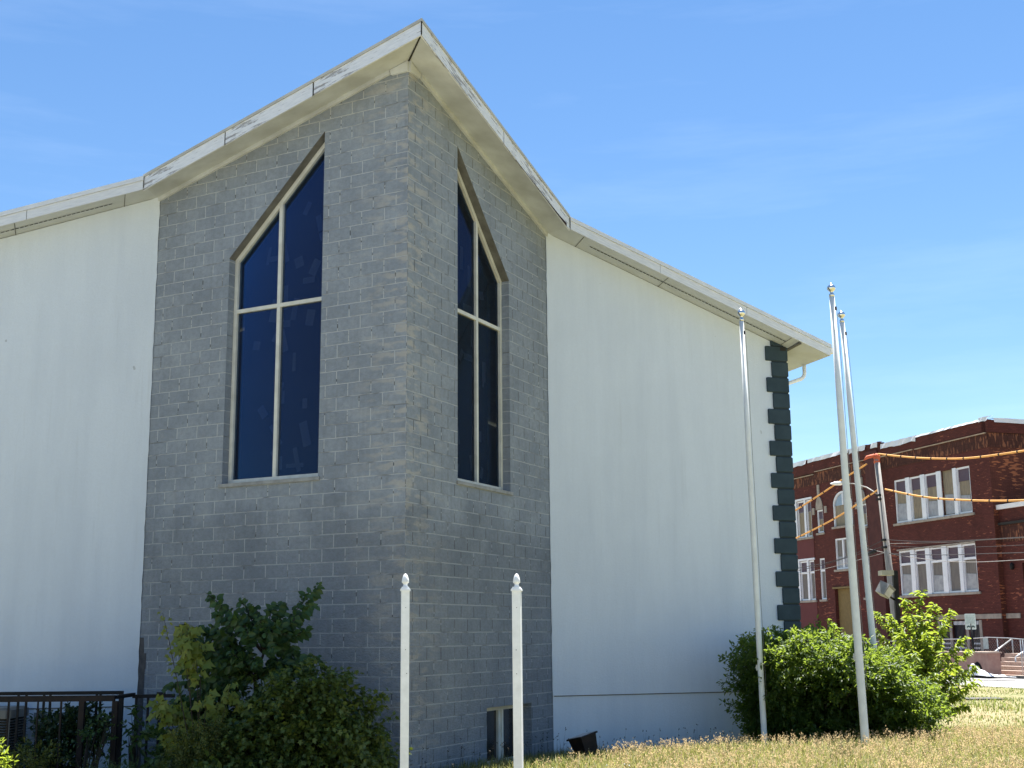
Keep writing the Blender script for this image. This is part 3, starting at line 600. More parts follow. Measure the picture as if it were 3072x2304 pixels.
# big round bush beside the flagpoles
bc = (5.1, 22.4); g0 = gz(*bc)
t = thing('round_bush', 'large dense bush at the right church corner with sunlit yellow green top', 'bush', (*bc, g0))
cs = []; os_ = []
for c, r, n in (((5.0, 22.9, -.42), (1.0, 1.25, .40), 900), ((5.85, 22.85, -.74), (.95, 1.15, .38), 760), ((6.55, 22.9, -1.2), (.72, 1.0, .36), 420), ((4.55, 22.8, -.85), (.42, .75, .42), 220), ((5.15, 23.15, -1.1), (1.2, .75, .85), 800), ((5.9, 23.1, -1.2), (1.0, .75, .75), 650), ((4.72, 22.95, -1.4), (.66, .62, .7), 420), ((6.35, 23.1, -1.55), (.95, .75, .5), 420), ((5.4, 22.95, -1.75), (1.15, .8, .42), 480)):
    c = tuple(q * .968 for q in c); p, o = clump_pts(n, c, r, g0 + .05, .38, .10); cs.append(p); os_.append(o)
cs = np.concatenate(cs); os_ = np.concatenate(os_)
p, a, nr = sprays(cs, os_, 17, .26, .14, .12, .55)
leaves('foliage', p, a, nr, RNG.uniform(.055, .095, len(p)), RNG.uniform(.026, .042, len(p)), T_OVAL, M['bush'], t)
mb = MB(); branches(mb, (*bc, g0 - .1), [tuple(x) for x in cs[::60]], .022, 3); obj('branches', mb, M['bark'], t)

# sapling with long drooping leaves
sb = V((7.9, 25.3, 0)); sb.z = gz(sb.x, sb.y)
t = thing('sapling_tree', 'bright green sapling with long drooping leaves behind the bush, beside the tallest flagpole', 'tree', sb)
tips = [at(px, py, Y) for px, py, Y in ((2756, 1775, 25.4), (2715, 1800, 25.0), (2800, 1815, 25.6), (2668, 1850, 25.2), (2632, 1835, 25.5), (2625, 1890, 25.3), (2850, 1835, 25.5), (2835, 1870, 25.0), (2890, 1915, 25.2), (2905, 1950, 25.4), (2925, 2000, 25.2), (2900, 2030, 24.9), (2930, 2045, 25.4), (2860, 2060, 24.8), (2655, 1940, 25.0), (2700, 1900, 24.7), (2780, 1900, 24.7), (2740, 1960, 24.5), (2830, 1960, 24.6), (2880, 2085, 24.9), (2800, 2020, 24.4), (2700, 1990, 24.5), (2760, 2080, 24.4), (2850, 2130, 24.7), (2690, 2050, 24.6), (2725, 1850, 25.6), (2775, 1850, 25.1), (2650, 2000, 25.2), (2905, 2120, 25.2), (2810, 2110, 25.4), (2870, 2000, 25.9), (2790, 1955, 26.0), (2720, 1925, 26.1), (2680, 1950, 24.9), (2740, 2010, 24.8), (2800, 2060, 24.7), (2850, 2030, 25.1), (2690, 1870, 25.3), (2815, 1920, 25.2), (2765, 1925, 25.0), (2720, 2090, 24.9), (2660, 2060, 25.0))]
mb = MB(); ps, axs, nrs = [], [], []; rr = random.Random(5)
trunk = [sb + V((0, 0, -.1)), sb + V((.02, 0, .5)), sb + V((-.03, .02, 1.1)), at(2752, 1850, 25.4)]
mb.tube(trunk, [.04, .035, .025, .012], 8)
for tip in tips:
    h = min(.85, max(.12, (tip.z - sb.z) * .5 / 2.2)); st = trunk[0].lerp(trunk[3], h); mid = st.lerp(tip, .55) + V((rr.uniform(-.08, .08), rr.uniform(-.1, .1), .10))
    crv = [st * (1 - f) ** 2 + mid * 2 * f * (1 - f) + tip * f * f for f in [i / 8 for i in range(9)]]
    mb.tube(crv, [.012 * (1 - i / 9) + .003 for i in range(9)], 5)
    L = (tip - st).length; n = int(62 * L) + 24
    for k in range(n):
        f = 1 - (k / n) ** 1.15 * .82; i = min(7, int(f * 8)); q = crv[i].lerp(crv[i + 1], f * 8 - i); d = (crv[i + 1] - crv[i]).normalized()
        sd_ = d.cross(V((0, 0, 1))).normalized() * (1 if k % 2 else -1); ax = d * .5 + sd_ * .75 + V((rr.gauss(0, .35), rr.gauss(0, .35), -.45 + rr.gauss(0, .25)))
        ps.append(q + V((rr.gauss(0, .035), rr.gauss(0, .045), rr.gauss(0, .03)))); axs.append(ax); nrs.append(V((rr.gauss(0, .4), rr.gauss(0, .4), 1)))
leaves('crown', np.array(ps), np.array(axs), np.array(nrs), RNG.uniform(.10, .165, len(ps)), RNG.uniform(.036, .055, len(ps)), T_LONG, M['sap'], t)
obj('trunk', mb, M['bark'], t)

# broad-leaved young tree against the left block wall
eb = at(775, 2290, 17.7); eb.z = gz(eb.x, eb.y)
t = thing('young_tree', 'young broad leaved tree with arching dark green branches against the grey block wall', 'tree', eb)
mb = MB(); ps, axs, nrs, ls = [], [], [], []; rr = random.Random(9); fork = at(790, 1962, 17.7); fork2 = at(765, 2040, 17.7)
mb.tube([eb - V((0, 0, .1)), fork2, fork], [.03, .022, .016], 8)
spec = [((625, 1785), 17.8, fork), ((645, 1838), 17.6, fork), ((725, 1806), 17.8, fork), ((700, 1850), 17.5, fork), ((758, 1830), 17.9, fork), ((818, 1815), 17.7, fork), ((850, 1812), 17.9, fork), ((958, 1757), 17.7, fork), ((942, 1815), 17.5, fork), ((926, 1893), 17.6, fork), ((905, 1850), 17.9, fork), ((870, 1900), 17.6, fork), ((600, 1890), 17.7, fork2), ((560, 1960), 17.6, fork2), ((530, 2020), 17.5, fork2), ((570, 2060), 17.6, fork2), ((640, 1950), 17.8, fork2), ((650, 2040), 17.6, fork2), ((700, 2060), 17.5, fork2), ((690, 1905), 17.9, fork2), ((900, 1960), 17.8, fork2), ((960, 1980), 17.8, fork2), ((940, 2030), 17.9, fork2), ((620, 2000), 17.4, fork2), ((860, 1990), 17.6, fork2), ((720, 1980), 17.5, fork2), ((540, 1900), 17.5, fork2), ((880, 1945), 17.9, fork), ((780, 1850), 17.3, fork), ((740, 1890), 17.3, fork2), ((800, 1900), 17.3, fork), ((840, 1870), 17.4, fork), ((580, 1930), 17.4, fork2), ((660, 1990), 17.3, fork2), ((610, 2050), 17.4, fork2), ((560, 2100), 17.4, fork2), ((840, 2020), 17.4, fork2), ((920, 1990), 17.5, fork2), ((640, 1880), 17.6, fork2), ((770, 1990), 17.2, fork2), ((690, 1960), 17.2, fork2), ((820, 1950), 17.2, fork), ((600, 2110), 17.3, fork2), ((500, 2060), 17.5, fork2)]
for (px, py), Y, st in spec:
    tip = at(px, py, Y); mid = st.lerp(tip, .55) + V((0, 0, .13 + rr.uniform(-.05, .05)))
    crv = [st * (1 - f) ** 2 + mid * 2 * f * (1 - f) + tip * f * f for f in [i / 8 for i in range(9)]]
    mb.tube(crv, [.010 * (1 - i / 9) + .0025 for i in range(9)], 5)
    L = (tip - st).length; n = int(44 * L) + 14
    for k in range(n):
        f = 1 - k / n * .78; i = min(7, int(f * 8)); q = crv[i].lerp(crv[i + 1], f * 8 - i); d = (crv[i + 1] - crv[i]).normalized()
        sd_ = d.cross(V((0, 1, 0))).normalized() * (1 if k % 2 else -1)
        ps.append(q + V((rr.gauss(0, .02), rr.gauss(0, .06), rr.gauss(0, .02)))); axs.append(d * .6 + sd_ * .55 + V((rr.gauss(0, .25), rr.gauss(0, .4), -.5))); nrs.append(V((rr.gauss(0, .5), -1.1, .5 + rr.gauss(0, .4)))); ls.append(rr.uniform(.085, .14) * (1 if f < .93 else .7))
ls = np.array(ls); leaves('crown', np.array(ps), np.array(axs), np.array(nrs), ls, ls * .62, T_OVAL, M['elm'], t)
obj('trunk', mb, M['bark'], t)

# yellow green maple seedling in front of it
mbs = at(600, 2300, 16.9); mbs.z = gz(mbs.x, mbs.y)
t = thing('maple_seedling', 'spindly yellow green maple seedling left of the dark young tree', 'plant', mbs)
mb = MB(); ps, axs, nrs, ls = [], [], [], []; rr = random.Random(21)
for (px, py), n, big in (((488, 1838), 30, .07), ((560, 1870), 20, .20), ((605, 1925), 18, .20), ((545, 1915), 14, .18), ((590, 1980), 8, .17), ((470, 2108), 18, .17), ((500, 2125), 16, .16), ((540, 2110), 14, .16), ((650, 2115), 18, .18), ((760, 2115), 14, .18), ((690, 2060), 12, .15), ((500, 2200), 16, .16), ((560, 2170), 14, .17), ((740, 2160), 14, .16), ((840, 2145), 14, .16), ((620, 2080), 10, .16)):
    tip = at(px, py, 16.9 + rr.uniform(-.2, .2)); mid = mbs.lerp(tip, .6) + V((rr.uniform(-.05, .05), 0, .05)); crv = [mbs * (1 - f) ** 2 + mid * 2 * f * (1 - f) + tip * f * f for f in [i / 6 for i in range(7)]]
    mb.tube(crv, [.009, .008, .007, .006, .005, .004, .002], 5)
    for k in range(n):
        f = 1 - (k / n) * (.42 if big < .1 else .22); i = min(5, int(f * 6)); q = crv[i].lerp(crv[i + 1], f * 6 - i)
        ps.append(q + V((rr.gauss(0, .04), rr.gauss(0, .05), rr.gauss(0, .03)))); axs.append(V((rr.choice((-1, 1)) * .7 + rr.gauss(0, .3), rr.gauss(0, .4), -.35))); nrs.append(V((rr.gauss(0, .35), -.9, .8))); ls.append(big * rr.uniform(.75, 1.1))
ls = np.array(ls); leaves('crown', np.array(ps), np.array(axs), np.array(nrs), ls, ls * .8, T_MAPLE, M['maple'], t); obj('stem', mb, M['bark'], t)

def bush(name, label, cat, parts, per, ln, L, asp, tm, m, droop=.2, up=.2, flat=1., floor=None, power=.3, seedb=1, lump=.16):
    c0 = parts[0][0]; g = gz(c0[0], c0[1]); t = thing(name, label, cat, (c0[0], c0[1], g))
    A, B = [], []
    for c, r, n in parts:
        p, o = clump_pts(n, c, r, g + .03, power, lump); A.append(p); B.append(o)
    A = np.concatenate(A); B = np.concatenate(B); p, a, nr = sprays(A, B, per, ln, droop, up, flat)
    l = RNG.uniform(L * .75, L * 1.2, len(p)); leaves('foliage', p, a, nr, l, l * asp, tm, m, t)
    mb = MB(); branches(mb, (c0[0], c0[1], g - .1), [tuple(x) for x in A[::max(1, len(A) // 14)]], .015, seedb); obj('branches', mb, M['bark'], t); return t
bush('leafy_shrub', 'wide dark green shrub with layered lobed leaves in front of the prow wall', 'shrub',
     [((-2.75, 17.0, -1.15), (.88, .7, .74), 560), ((-3.45, 16.9, -1.55), (.7, .5, .5), 300), ((-2.3, 17.0, -1.35), (.62, .6, .62), 300), ((-3.25, 17.0, -1.4), (.6, .55, .5), 200), ((-2.7, 16.9, -.75), (.5, .45, .34), 160), ((-2.0, 17.1, -1.6), (.4, .5, .42), 140), ((-2.6, 16.8, -1.75), (1.0, .5, .3), 180)], 15, .27, .07, .85, T_MAPLE, M['shrub'], .4, .0, .22, power=.5, lump=.3)
bush('box_shrub', 'small leaved olive green shrub under the maple seedling', 'shrub', [((-3.95, 16.5, -1.58), (.42, .36, .42), 520), ((-3.8, 16.5, -1.35), (.25, .22, .32), 220)], 16, .13, .03, .6, T_RH, M['box'], .1, .4)
bush('broad_leaf_plant', 'dark broad leaved plant filling the gap left of the wide shrub', 'plant', [((-4.25, 17.5, -1.4), (.55, .3, .55), 230), ((-3.7, 17.5, -1.2), (.5, .3, .5), 200)], 9, .2, .10, .7, T_OVAL, M['elm'], .3, .3)
bush('juniper_shrub', 'low spreading juniper with flat feathery sprays at the bottom left', 'shrub', [((-4.75, 16.3, -1.72), (.75, .5, .16), 520), ((-4.2, 16.3, -1.78), (.4, .4, .12), 160)], 18, .2, .035, .25, T_RH, M['juniper'], .1, .1, .35)
bush('dark_shrub', 'dark leafy shrub behind the middle of the black railing', 'shrub', [((-6.5, 19.0, -1.45), (.42, .35, .42), 160), ((-6.15, 19.0, -1.3), (.3, .3, .28), 90), ((-6.9, 18.9, -1.75), (.6, .35, .25), 120)], 12, .18, .075, .6, T_OVAL, M['dkleaf'], .2, .3)
bush('fern_clump', 'light green fern like plant at the foot of the railing', 'plant', [((-6.45, 17.6, -1.72), (.32, .25, .25), 60)], 22, .3, .06, .3, T_OVAL, M['box'], .3, .6)
bush('vine_plant', 'thin vine with scattered small leaves climbing the railing corner post', 'plant', [((-5.85, 18.1, -1.42), (.3, .12, .4), 34), ((-5.55, 18.05, -1.2), (.12, .1, .4), 18)], 5, .2, .055, .6, T_OVAL, M['elm'], .3, .5, power=.6)
bush('tall_weed', 'tall weed with pointed dark leaves right of the railing corner post', 'plant', [((-5.3, 18.4, -1.3), (.1, .1, .42), 22)], 3, .14, .13, .36, T_LONG, M['elm'], .15, .7, power=.9)
bush('sunlit_shrub', 'sunlit pale green shrub tip at the bottom left corner', 'shrub', [((-4.86, 12.2, -1.35), (.16, .25, .46), 170), ((-4.9, 12.2, -1.6), (.25, .3, .3), 120)], 10, .11, .05, .5, T_OVAL, M['sap'], .2, .5)
bush('compound_leaf_plant', 'plant with large paired oval leaves at the foot of the shrub', 'plant', [((-3.6, 16.1, -1.62), (.24, .15, .14), 16), ((-3.3, 16.1, -1.75), (.3, .15, .1), 12)], 6, .2, .09, .6, T_OVAL, M['shrub'], .15, .3, power=.6)

# ------------------------------------------------------------------ black railing, condenser, wall boxes, tilted flood lamp
g = gz(-6, 18.3)
t = thing('metal_railing', 'black metal railing with square posts along the church at bottom left', 'railing', (-5.56, 18.3, g))
zt_ = -.765
def rl(name, a, b, w, h, m='black'): mb = MB(); mb.beam(a, b, w, h); obj(name, mb, M[m], t)
rl('top_rail', (-9.4, 18.3, zt_ - .04), (-5.56, 18.3, zt_ - .04), .06, .08, 'rust'); rl('top_rail', (-9.4, 19.15, zt_ - .0), (-5.7, 19.15, zt_ + .0), .05, .05); rl('top_rail', (-5.56, 18.36, zt_ - .03), (-5.56, 19.2, zt_ - .03), .05, .05)
rl('top_rail', (-5.56, 19.15, zt_ - .055), (-4.95, 19.15, zt_ - .05), .05, .05)
mb = MB(); mb.obox((-5.15, 19.15, zt_ - .015), (.06, 0, 0), (0, .02, 0), (0, 0, .018)); obj('bracket', mb, M['black'], t)
def bal(px, Y, w, name='baluster', m='black'):
    p = at(px, 2180, Y); mb = MB(); mb.box(p.x - w / 2, p.x + w / 2, Y - w / 2, Y + w / 2, g - .1, zt_ - (.08 if Y < 18.8 else .025) - (.05 if (Y > 18.8 and px > 365) else 0)); obj(name, mb, M[m], t)
for px, w, nm, m in ((22, .024, 'baluster', 'rust'), (180, .024, 'baluster', 'rust'), (243, .075, 'post', 'rust'), (343, .075, 'post', 'rust'), (-60, .024, 'baluster', 'rust'), (110, .02, 'baluster', 'rust')): bal(px, 18.3, w, nm, m)
for px in (50, 74, 127, 146, 286, 297, 405, 441, 475): bal(px, 19.15, .03)
bal(360, 19.15, .06, 'post')
t = thing('air_conditioner', 'grey outdoor air conditioner with louvred side behind the railing at the left edge', 'air conditioner', (-7.65, 19.55, gz(-7.6, 19.5)))
cx, cy, x = -7.75, 19.55, .42; mb = MB(); mb.box(cx - .36, cx + .36, cy - .36, cy + .33, -1.95, -1.06); obj('core', mb, M['dark'], t)
mb = MB(); q8 = [(-.42, -.36), (-.36, -.42), (.36, -.42), (.42, -.36), (.42, .33), (-.42, .33)]
mb.hexa([(cx + a, cy + b, -1.12) for a, b in q8], [(cx + a, cy + b, -1.0) for a, b in q8]); mb.hexa([(cx + a * .9, cy + b * .9, -1.0) for a, b in q8], [(cx + a * .85, cy + b * .85, -.97) for a, b in q8]); obj('top_cover', mb, M['beige'], t)
mb = MB()
for k in range(20): z = -1.15 - k * .038; mb.hexa([(cx + a, cy + b, z - .013) for a, b in q8], [(cx + a * .93, cy + b * .93, z) for a, b in q8])
obj('louvres', mb, M['beige'], t)
mb = MB()
for a, b in ((.40, -.40), (-.40, -.40)): mb = MB(); mb.box(cx + a - .02, cx + a + .02, cy + b - .01, cy + b + .02, -1.95, -1.12); obj('corner_post', mb, M['beige'], t)
for u0, u1, z0_, z1_, lb in ((-4.93, -4.76, -1.42, -1.09, 'grey electrical box on the white base wall, left of the pair'), (-4.53, -4.37, -1.42, -1.095, 'grey electrical box on the white base wall, right of the pair and nearer the prow')):
    b = thing('electrical_box', lb, 'electrical box', P((u0 + u1) / 2, -.06, z0_), 'electrical boxes on the base wall')
    mb = MB(); mb.obox(P((u0 + u1) / 2, -.055, (z0_ + z1_) / 2), EU * (u1 - u0) / 2, EV * .045, V((0, 0, (z1_ - z0_) / 2))); obj('enclosure', mb, M['grey'], b)
    mb = MB(); mb.obox(P((u0 + u1) / 2, -.105, (z0_ + z1_) / 2), EU * ((u1 - u0) / 2 + .006), EV * .006, V((0, 0, (z1_ - z0_) / 2 + .006))); obj('lid', mb, M['grey'], b)
    mb = MB(); mb.tube([P((u0 + u1) / 2, -.05, z0_), P((u0 + u1) / 2, -.05, -2.05)], .018, 8); obj('conduit', mb, M['grey'], b)
fc_ = at(1754, 2236, 20.4); t = thing('ground_flood_lamp', 'black tilted flood lamp box standing in the grass by the white wall', 'flood lamp', (fc_.x - .02, 20.4, gz(fc_.x, 20.4)))
rz = Matrix.Rotation(R_(38), 3, 'Z'); ry = Matrix.Rotation(R_(-16), 3, 'Y'); RM = ry @ rz
f3 = lambda x, y, z: fc_ + RM @ V((x, y, z))
mb = MB(); mb.hexa([f3(x * .12, y * .12, -.15) for x, y in ((-1, -1), (1, -1), (1, 1), (-1, 1))], [f3(x * .155, y * .155, .13) for x, y in ((-1, -1), (1, -1), (1, 1), (-1, 1))]); obj('housing', mb, M['rust'], t)
mb = MB(); mb.hexa([f3(x * .178, y * .178, .13) for x, y in ((-1, -1), (1, -1), (1, 1), (-1, 1))], [f3(x * .178, y * .178, .155) for x, y in ((-1, -1), (1, -1), (1, 1), (-1, 1))]); obj('rim', mb, M['rust'], t)
mb = MB(); mb.obox(f3(0, 0, .157), RM @ V((.15, 0, 0)), RM @ V((0, .15, 0)), RM @ V((0, 0, .004))); obj('lens', mb, M['lens'], t)
mb = MB(); mb.tube([f3(-.02, 0, -.13), V((fc_.x - .05, 20.4, fc_.z - .24)), V((fc_.x - .02, 20.4, gz(fc_.x, 20.4) - .1))], .035, 8); obj('stand', mb, M['black'], t)

# ------------------------------------------------------------------ street and far side
K = at(2958, 1257, 62); BD = V((-.298, .955, 0)).normalized(); NO = V((-BD.y, BD.x, 0))       # along the school front (away) and out of it
K0 = V((K.x, K.y, 0))
def S(t_, z, n=0): return K0 + BD * t_ + NO * n + V((0, 0, z))
def onS(px, py, n): return onplane(px, py, S(0, 0, n), NO)
GZ = -1.9
mb = MB(); mb.face([S(-70, GZ + .012, 5.4), S(120, GZ + .012, 5.4), S(120, GZ + .012, 11.2), S(-70, GZ + .012, 11.2)]); struct('street', mb, M['asphalt'])
mb = MB(); mb.hexa([S(-70, GZ - .1, 5.4), S(-70, GZ - .1, 5.22), S(120, GZ - .1, 5.22), S(120, GZ - .1, 5.4)], [S(-70, GZ + .13, 5.4), S(-70, GZ + .13, 5.22), S(120, GZ + .13, 5.22), S(120, GZ + .13, 5.4)]); struct('kerb', mb, M['kerb'])
mb = MB(); mb.face([S(-70, GZ + .12, .0), S(120, GZ + .12, .0), S(120, GZ + .12, 5.22), S(-70, GZ + .12, 5.22)]); struct('pavement', mb, M['pinkish'])
mb = MB(); c = at(2945, 2083, 37); 
mb.box(c.x - .55, c.x + .55, c.y - .4, c.y + .4, gz(c.x, c.y) - .1, gz(c.x, c.y) + .05); struct('worn_path', mb, M['kerb'])

# school building
school = thing('brick_school', 'boarded up dark red brick school with white membrane along its parapet', 'school building', S(0, GZ, 0))
def grid(mb, fn, ts, zs, holes, uoff=0):
    for a, b in zip(ts, ts[1:]):
        for c, d in zip(zs, zs[1:]):
            m_, n_ = (a + b) / 2, (c + d) / 2
            if any(h[0] < m_ < h[1] and h[2] < n_ < h[3] for h in holes): continue
            mb.face([fn(b, c), fn(a, c), fn(a, d), fn(b, d)], [(-b + 50, c + 20), (-a + 50, c + 20), (-a + 50, d + 20), (-b + 50, d + 20)])
UPW = [(1.58, 2.66), (2.92, 3.92), (4.29, 5.34), (5.68, 6.68), (7.02, 8.10)]
holes = []; wins = []
for a, b in UPW: wins.append((a, b, 5.80, 8.13, 'up')); wins.append((a, b, 1.93, 4.29, 'low'))
for a, b in ((16.95, 17.55), (17.75, 18.65), (18.85, 19.4)): wins.append((a, b, 5.75, 8.02, 'up')); wins.append((a, b, 1.95, 4.33, 'low'))
wins += [(15.62, 16.3, 5.9, 7.28, 'one'), (10.95, 11.55, 5.9, 7.18, 'one'), (15.72, 16.3, 1.95, 4.38, 'low'), (11.0, 11.55, 1.92, 4.38, 'low'), (12.9, 14.45, 3.63, 5.42, 'two')]
AR = (12.4, 14.45, 6.13, 7.35)
DOOR = (12.7, 14.78, -1.5, 2.52)
BARS = [(1.72, 2.48), (2.86, 3.86), (4.12, 4.9)]
holes = [w[:4] for w in wins] + [(AR[0], AR[1], AR[2], AR[3] + .8), DOOR] + [(a, b, -1.0, .55) for a, b in BARS]
ts = sorted({-.0, 30., 10.5, 9.2, 17.} | {h[0] for h in holes} | {h[1] for h in holes}); zs = sorted({-2.1, 8.85, 9.55, 10.22} | {h[2] for h in holes} | {h[3] for h in holes})
mb = MB(); grid(mb, lambda a, z: S(a, z, 0), ts, [z for z in zs if z <= 8.85], holes)
arcs = [(AR[0] + (AR[1] - AR[0]) * (1 - math.cos(math.pi * i / 12)) / 2, AR[3] + .8 * math.sin(math.pi * i / 12)) for i in range(13)]
for (a, za_), (b, zb_) in zip(arcs, arcs[1:]): mb.face([S(b, zb_), S(a, za_), S(a, AR[3] + .8), S(b, AR[3] + .8)], [(-b + 50, zb_ + 20), (-a + 50, za_ + 20), (-a + 50, AR[3] + 20.8), (-b + 50, AR[3] + 20.8)])
for a, b, c, d in [h[:4] for h in holes]:                     # reveals
    D = -.22
    for p, q in (((a, c), (a, d)), ((b, c), (b, d)), ((a, c), (b, c)), ((a, d), (b, d))):
        if d == AR[3] + .8 and p[1] == q[1] == d: continue
        mb.face([S(*p, 0), S(*q, 0), S(*q, D), S(*p, D)], [(p[0], p[1] + 20), (q[0], q[1] + 20), (q[0] + .2, q[1] + 20), (p[0] + .2, p[1] + 20)])
wall = obj('front_wall', mb, M['brick'], school)
RF = lambda r, z, n=0: K0 - NO * r - BD * n + V((0, 0, z))                                      # right-hand face
def quadw(mb, fn, a, b, c, d, off=0):
    mb.face([fn(a, c), fn(b, c), fn(b, d), fn(a, d)], [(a + off, c + 20), (b + off, c + 20), (b + off, d + 20), (a + off, d + 20)])
mb = MB(); quadw(mb, RF, 0, 16, -2.1, 8.85); mb.face([RF(16, -2.1), RF(16, -2.1, -30), RF(16, 10.2, -30), RF(16, 10.2)]); mb.face([RF(0, 10.0), RF(16, 10.0), RF(16, 10.0, -30), RF(0, 10.0, -30)]); obj('side_wall', mb, M['brick2'], school)
mb = MB(); grid(mb, lambda a, z: S(a, z, .02), [0, 30], [8.85, 9.55], []); quadw(mb, lambda r, z: RF(r, z, .02), 0, 16, 8.85, 9.55)
mb.face([S(0, 8.85, .02), RF(0, 8.85, .02), RF(0, 9.55, .02), S(0, 9.55, .02)]); obj('soldier_course', mb, M['soldier'], school)
mb = MB(); zt2 = lambda a: 10.22 if a < 9.2 else 10.42
for a, b in ((0, 9.2), (9.2, 10.5), (10.5, 17.), (17., 30)):
    mb.hexa([S(b, 9.56, .08), S(a, 9.56, .08), S(a, 9.56, -.3), S(b, 9.56, -.3)][::-1], [S(b, zt2(a), .08), S(a, zt2(a), .08), S(a, zt2(a), -.3), S(b, zt2(a), -.3)][::-1])
mb.hexa([RF(-.08, 9.56, .08), RF(16, 9.56, .08), RF(16, 9.56, -.3), RF(-.08, 9.56, -.3)], [RF(-.08, 10.19, .08), RF(16, 10.19, .08), RF(16, 10.19, -.3), RF(-.08, 10.19, -.3)])
obj('parapet', mb, M['brick'], school)
mb = MB()
for a, b, dz in ((.05, 5.9, 0), (6.1, 9.1, .02), (9.9, 16.2, .06), (16.4, 24, -.08)): mb.hexa([S(b, 9.53 + dz, .09), S(a, 9.53 + dz, .09), S(a, 9.53 + dz, .0), S(b, 9.53 + dz, .0)][::-1], [S(b, 9.57 + dz, .12), S(a, 9.57 + dz, .12), S(a, 9.57 + dz, .0), S(b, 9.57 + dz, .0)][::-1])
obj('cornice', mb, M['stone'], school)
mb = MB(); rr = random.Random(4)                                # white roofing membrane flapped over the parapet
def flap(a, b, top, drop, n=14, fn=S):
    pr = None; mb = MB()
    for i in range(n + 1):
        t_ = a + (b - a) * i / n; zt3 = top + rr.uniform(-.01, .025); zb3 = top - drop * rr.uniform(.85, 1.1); no = .12 + rr.uniform(0, .07)
        cur = (fn(t_, zt3 + .03, -.25), fn(t_, zt3, .1), fn(t_, zb3, no))
        if pr: mb.face([pr[0], cur[0], cur[1], pr[1]]); mb.face([pr[1], cur[1], cur[2], pr[2]])
        pr = cur
    obj('roof_membrane', mb, M['membrane'], school)
flap(0.1, 5.7, 10.25, .10, 20); flap(5.72, 9.0, 10.27, .30, 12); flap(9.3, 9.9, 10.44, .32, 3); flap(10.5, 12.2, 10.46, .30, 6); flap(12.2, 16.9, 10.46, .22, 14); flap(17.05, 24, 10.45, .28, 14)
flap(-.25, .45, 10.33, .22, 4); flap(.35, 12, 10.28, .22, 14, RF)

mb = MB(); quad = [(9.2, 10.5)]
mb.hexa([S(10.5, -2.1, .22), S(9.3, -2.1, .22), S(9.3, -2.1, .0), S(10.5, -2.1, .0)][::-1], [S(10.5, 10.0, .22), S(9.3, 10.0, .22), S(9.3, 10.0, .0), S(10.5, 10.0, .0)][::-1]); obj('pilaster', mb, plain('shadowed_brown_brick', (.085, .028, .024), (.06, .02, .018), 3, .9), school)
# band, spandrels
mb = MB(); mb.hexa([S(9, .60, .05), S(0, .60, .05), S(0, .60, .0), S(9, .60, .0)][::-1], [S(9, .83, .05), S(0, .83, .05), S(0, .83, .0), S(9, .83, .0)][::-1]); obj('stone_band', mb, M['stone'], school)
for a, b, c, d in ((16.8, 19.5, 4.42, 5.62), (16.8, 19.5, -.3, 1.8)):
    mb = MB(); mb.hexa([S(b, c, .03), S(a, c, .03), S(a, c, 0), S(b, c, 0)][::-1], [S(b, d, .03), S(a, d, .03), S(a, d, 0), S(b, d, 0)][::-1]); obj('spandrel', mb, M['redpaint'], school)
for a, b, z in ((1.4, 8.3, 5.66), (1.4, 8.3, 1.80), (16.8, 19.5, 5.63), (16.8, 19.5, 1.82), (15.5, 16.4, 5.78), (10.85, 11.65, 5.78), (12.3, 14.6, 6.0), (12.8, 14.6, 3.5), (10.9, 11.65, 1.8), (15.6, 16.4, 1.83)):
    mb = MB(); mb.hexa([S(b, z, .09), S(a, z, .09), S(a, z, 0), S(b, z, 0)][::-1], [S(b, z + .12, .09), S(a, z + .12, .09), S(a, z + .12, 0), S(b, z + .12, 0)][::-1]); obj('sill', mb, M['stone'], school)
def sbox(mb, a, b, c, d, n0, n1): mb.hexa([S(b, c, n1), S(a, c, n1), S(a, c, n0), S(b, c, n0)][::-1], [S(b, d, n1), S(a, d, n1), S(a, d, n0), S(b, d, n0)][::-1])
rr = random.Random(8)
def mkwin(i, a, b, c, d, kind):
    mb = MB(); n0, n1 = -.14, -.03; fw_ = .09; bare = (i == 2 and kind == 'up')
    if bare: sbox(mb, a, b, c, c + .05, n0, n1)
    else:
        sbox(mb, a, b, d - fw_, d, n0, n1); sbox(mb, a, b, c, c + fw_, n0, n1); sbox(mb, a, a + .07, c + fw_, d - fw_, n0, n1); sbox(mb, b - .07, b, c + fw_, d - fw_, n0, n1)
        if kind in ('low',): sbox(mb, a + .07, b - .07, d - .78, d - .66, n0, n1)
        if kind == 'two': sbox(mb, (a + b) / 2 - .06, (a + b) / 2 + .06, c + fw_, d - fw_, n0, n1)
    w = obj('window', mb, M['vinyl'], school); h = d - c
    split = d - .7 if kind != 'one' else d - .55
    if kind == 'two': split = d - .1
    if not bare: mb = MB(); mb.face([S(b, split, -.1), S(a, split, -.1), S(a, d, -.1), S(b, d, -.1)]); obj('pane', mb, M['purple'], w)
    mb = MB(); mb.face([S(b, c, -.12), S(a, c, -.12), S(a, (d if bare else split), -.12), S(b, (d if bare else split), -.12)]); obj('plywood_board', mb, M['ply'] if kind in ('up', 'one') else plain('grey_board_%d' % i, (.19, .175, .16), (.13, .12, .115), 4, .85, stretch=(5, 5, .4)), w)
    if i in (0, 2, 4) and kind in ('up', 'low') or kind == 'two':
        mb = MB(); zt4 = c + .09 + h * rr.uniform(.32, .42); mb.face([S(b - .1, c + .09, -.09), S(a + .16, c + .09, -.09), S(a + .2, zt4, -.09), S(b - .12, zt4 + .05, -.09)]); obj('plastic_sheet', mb, M['film'], w)
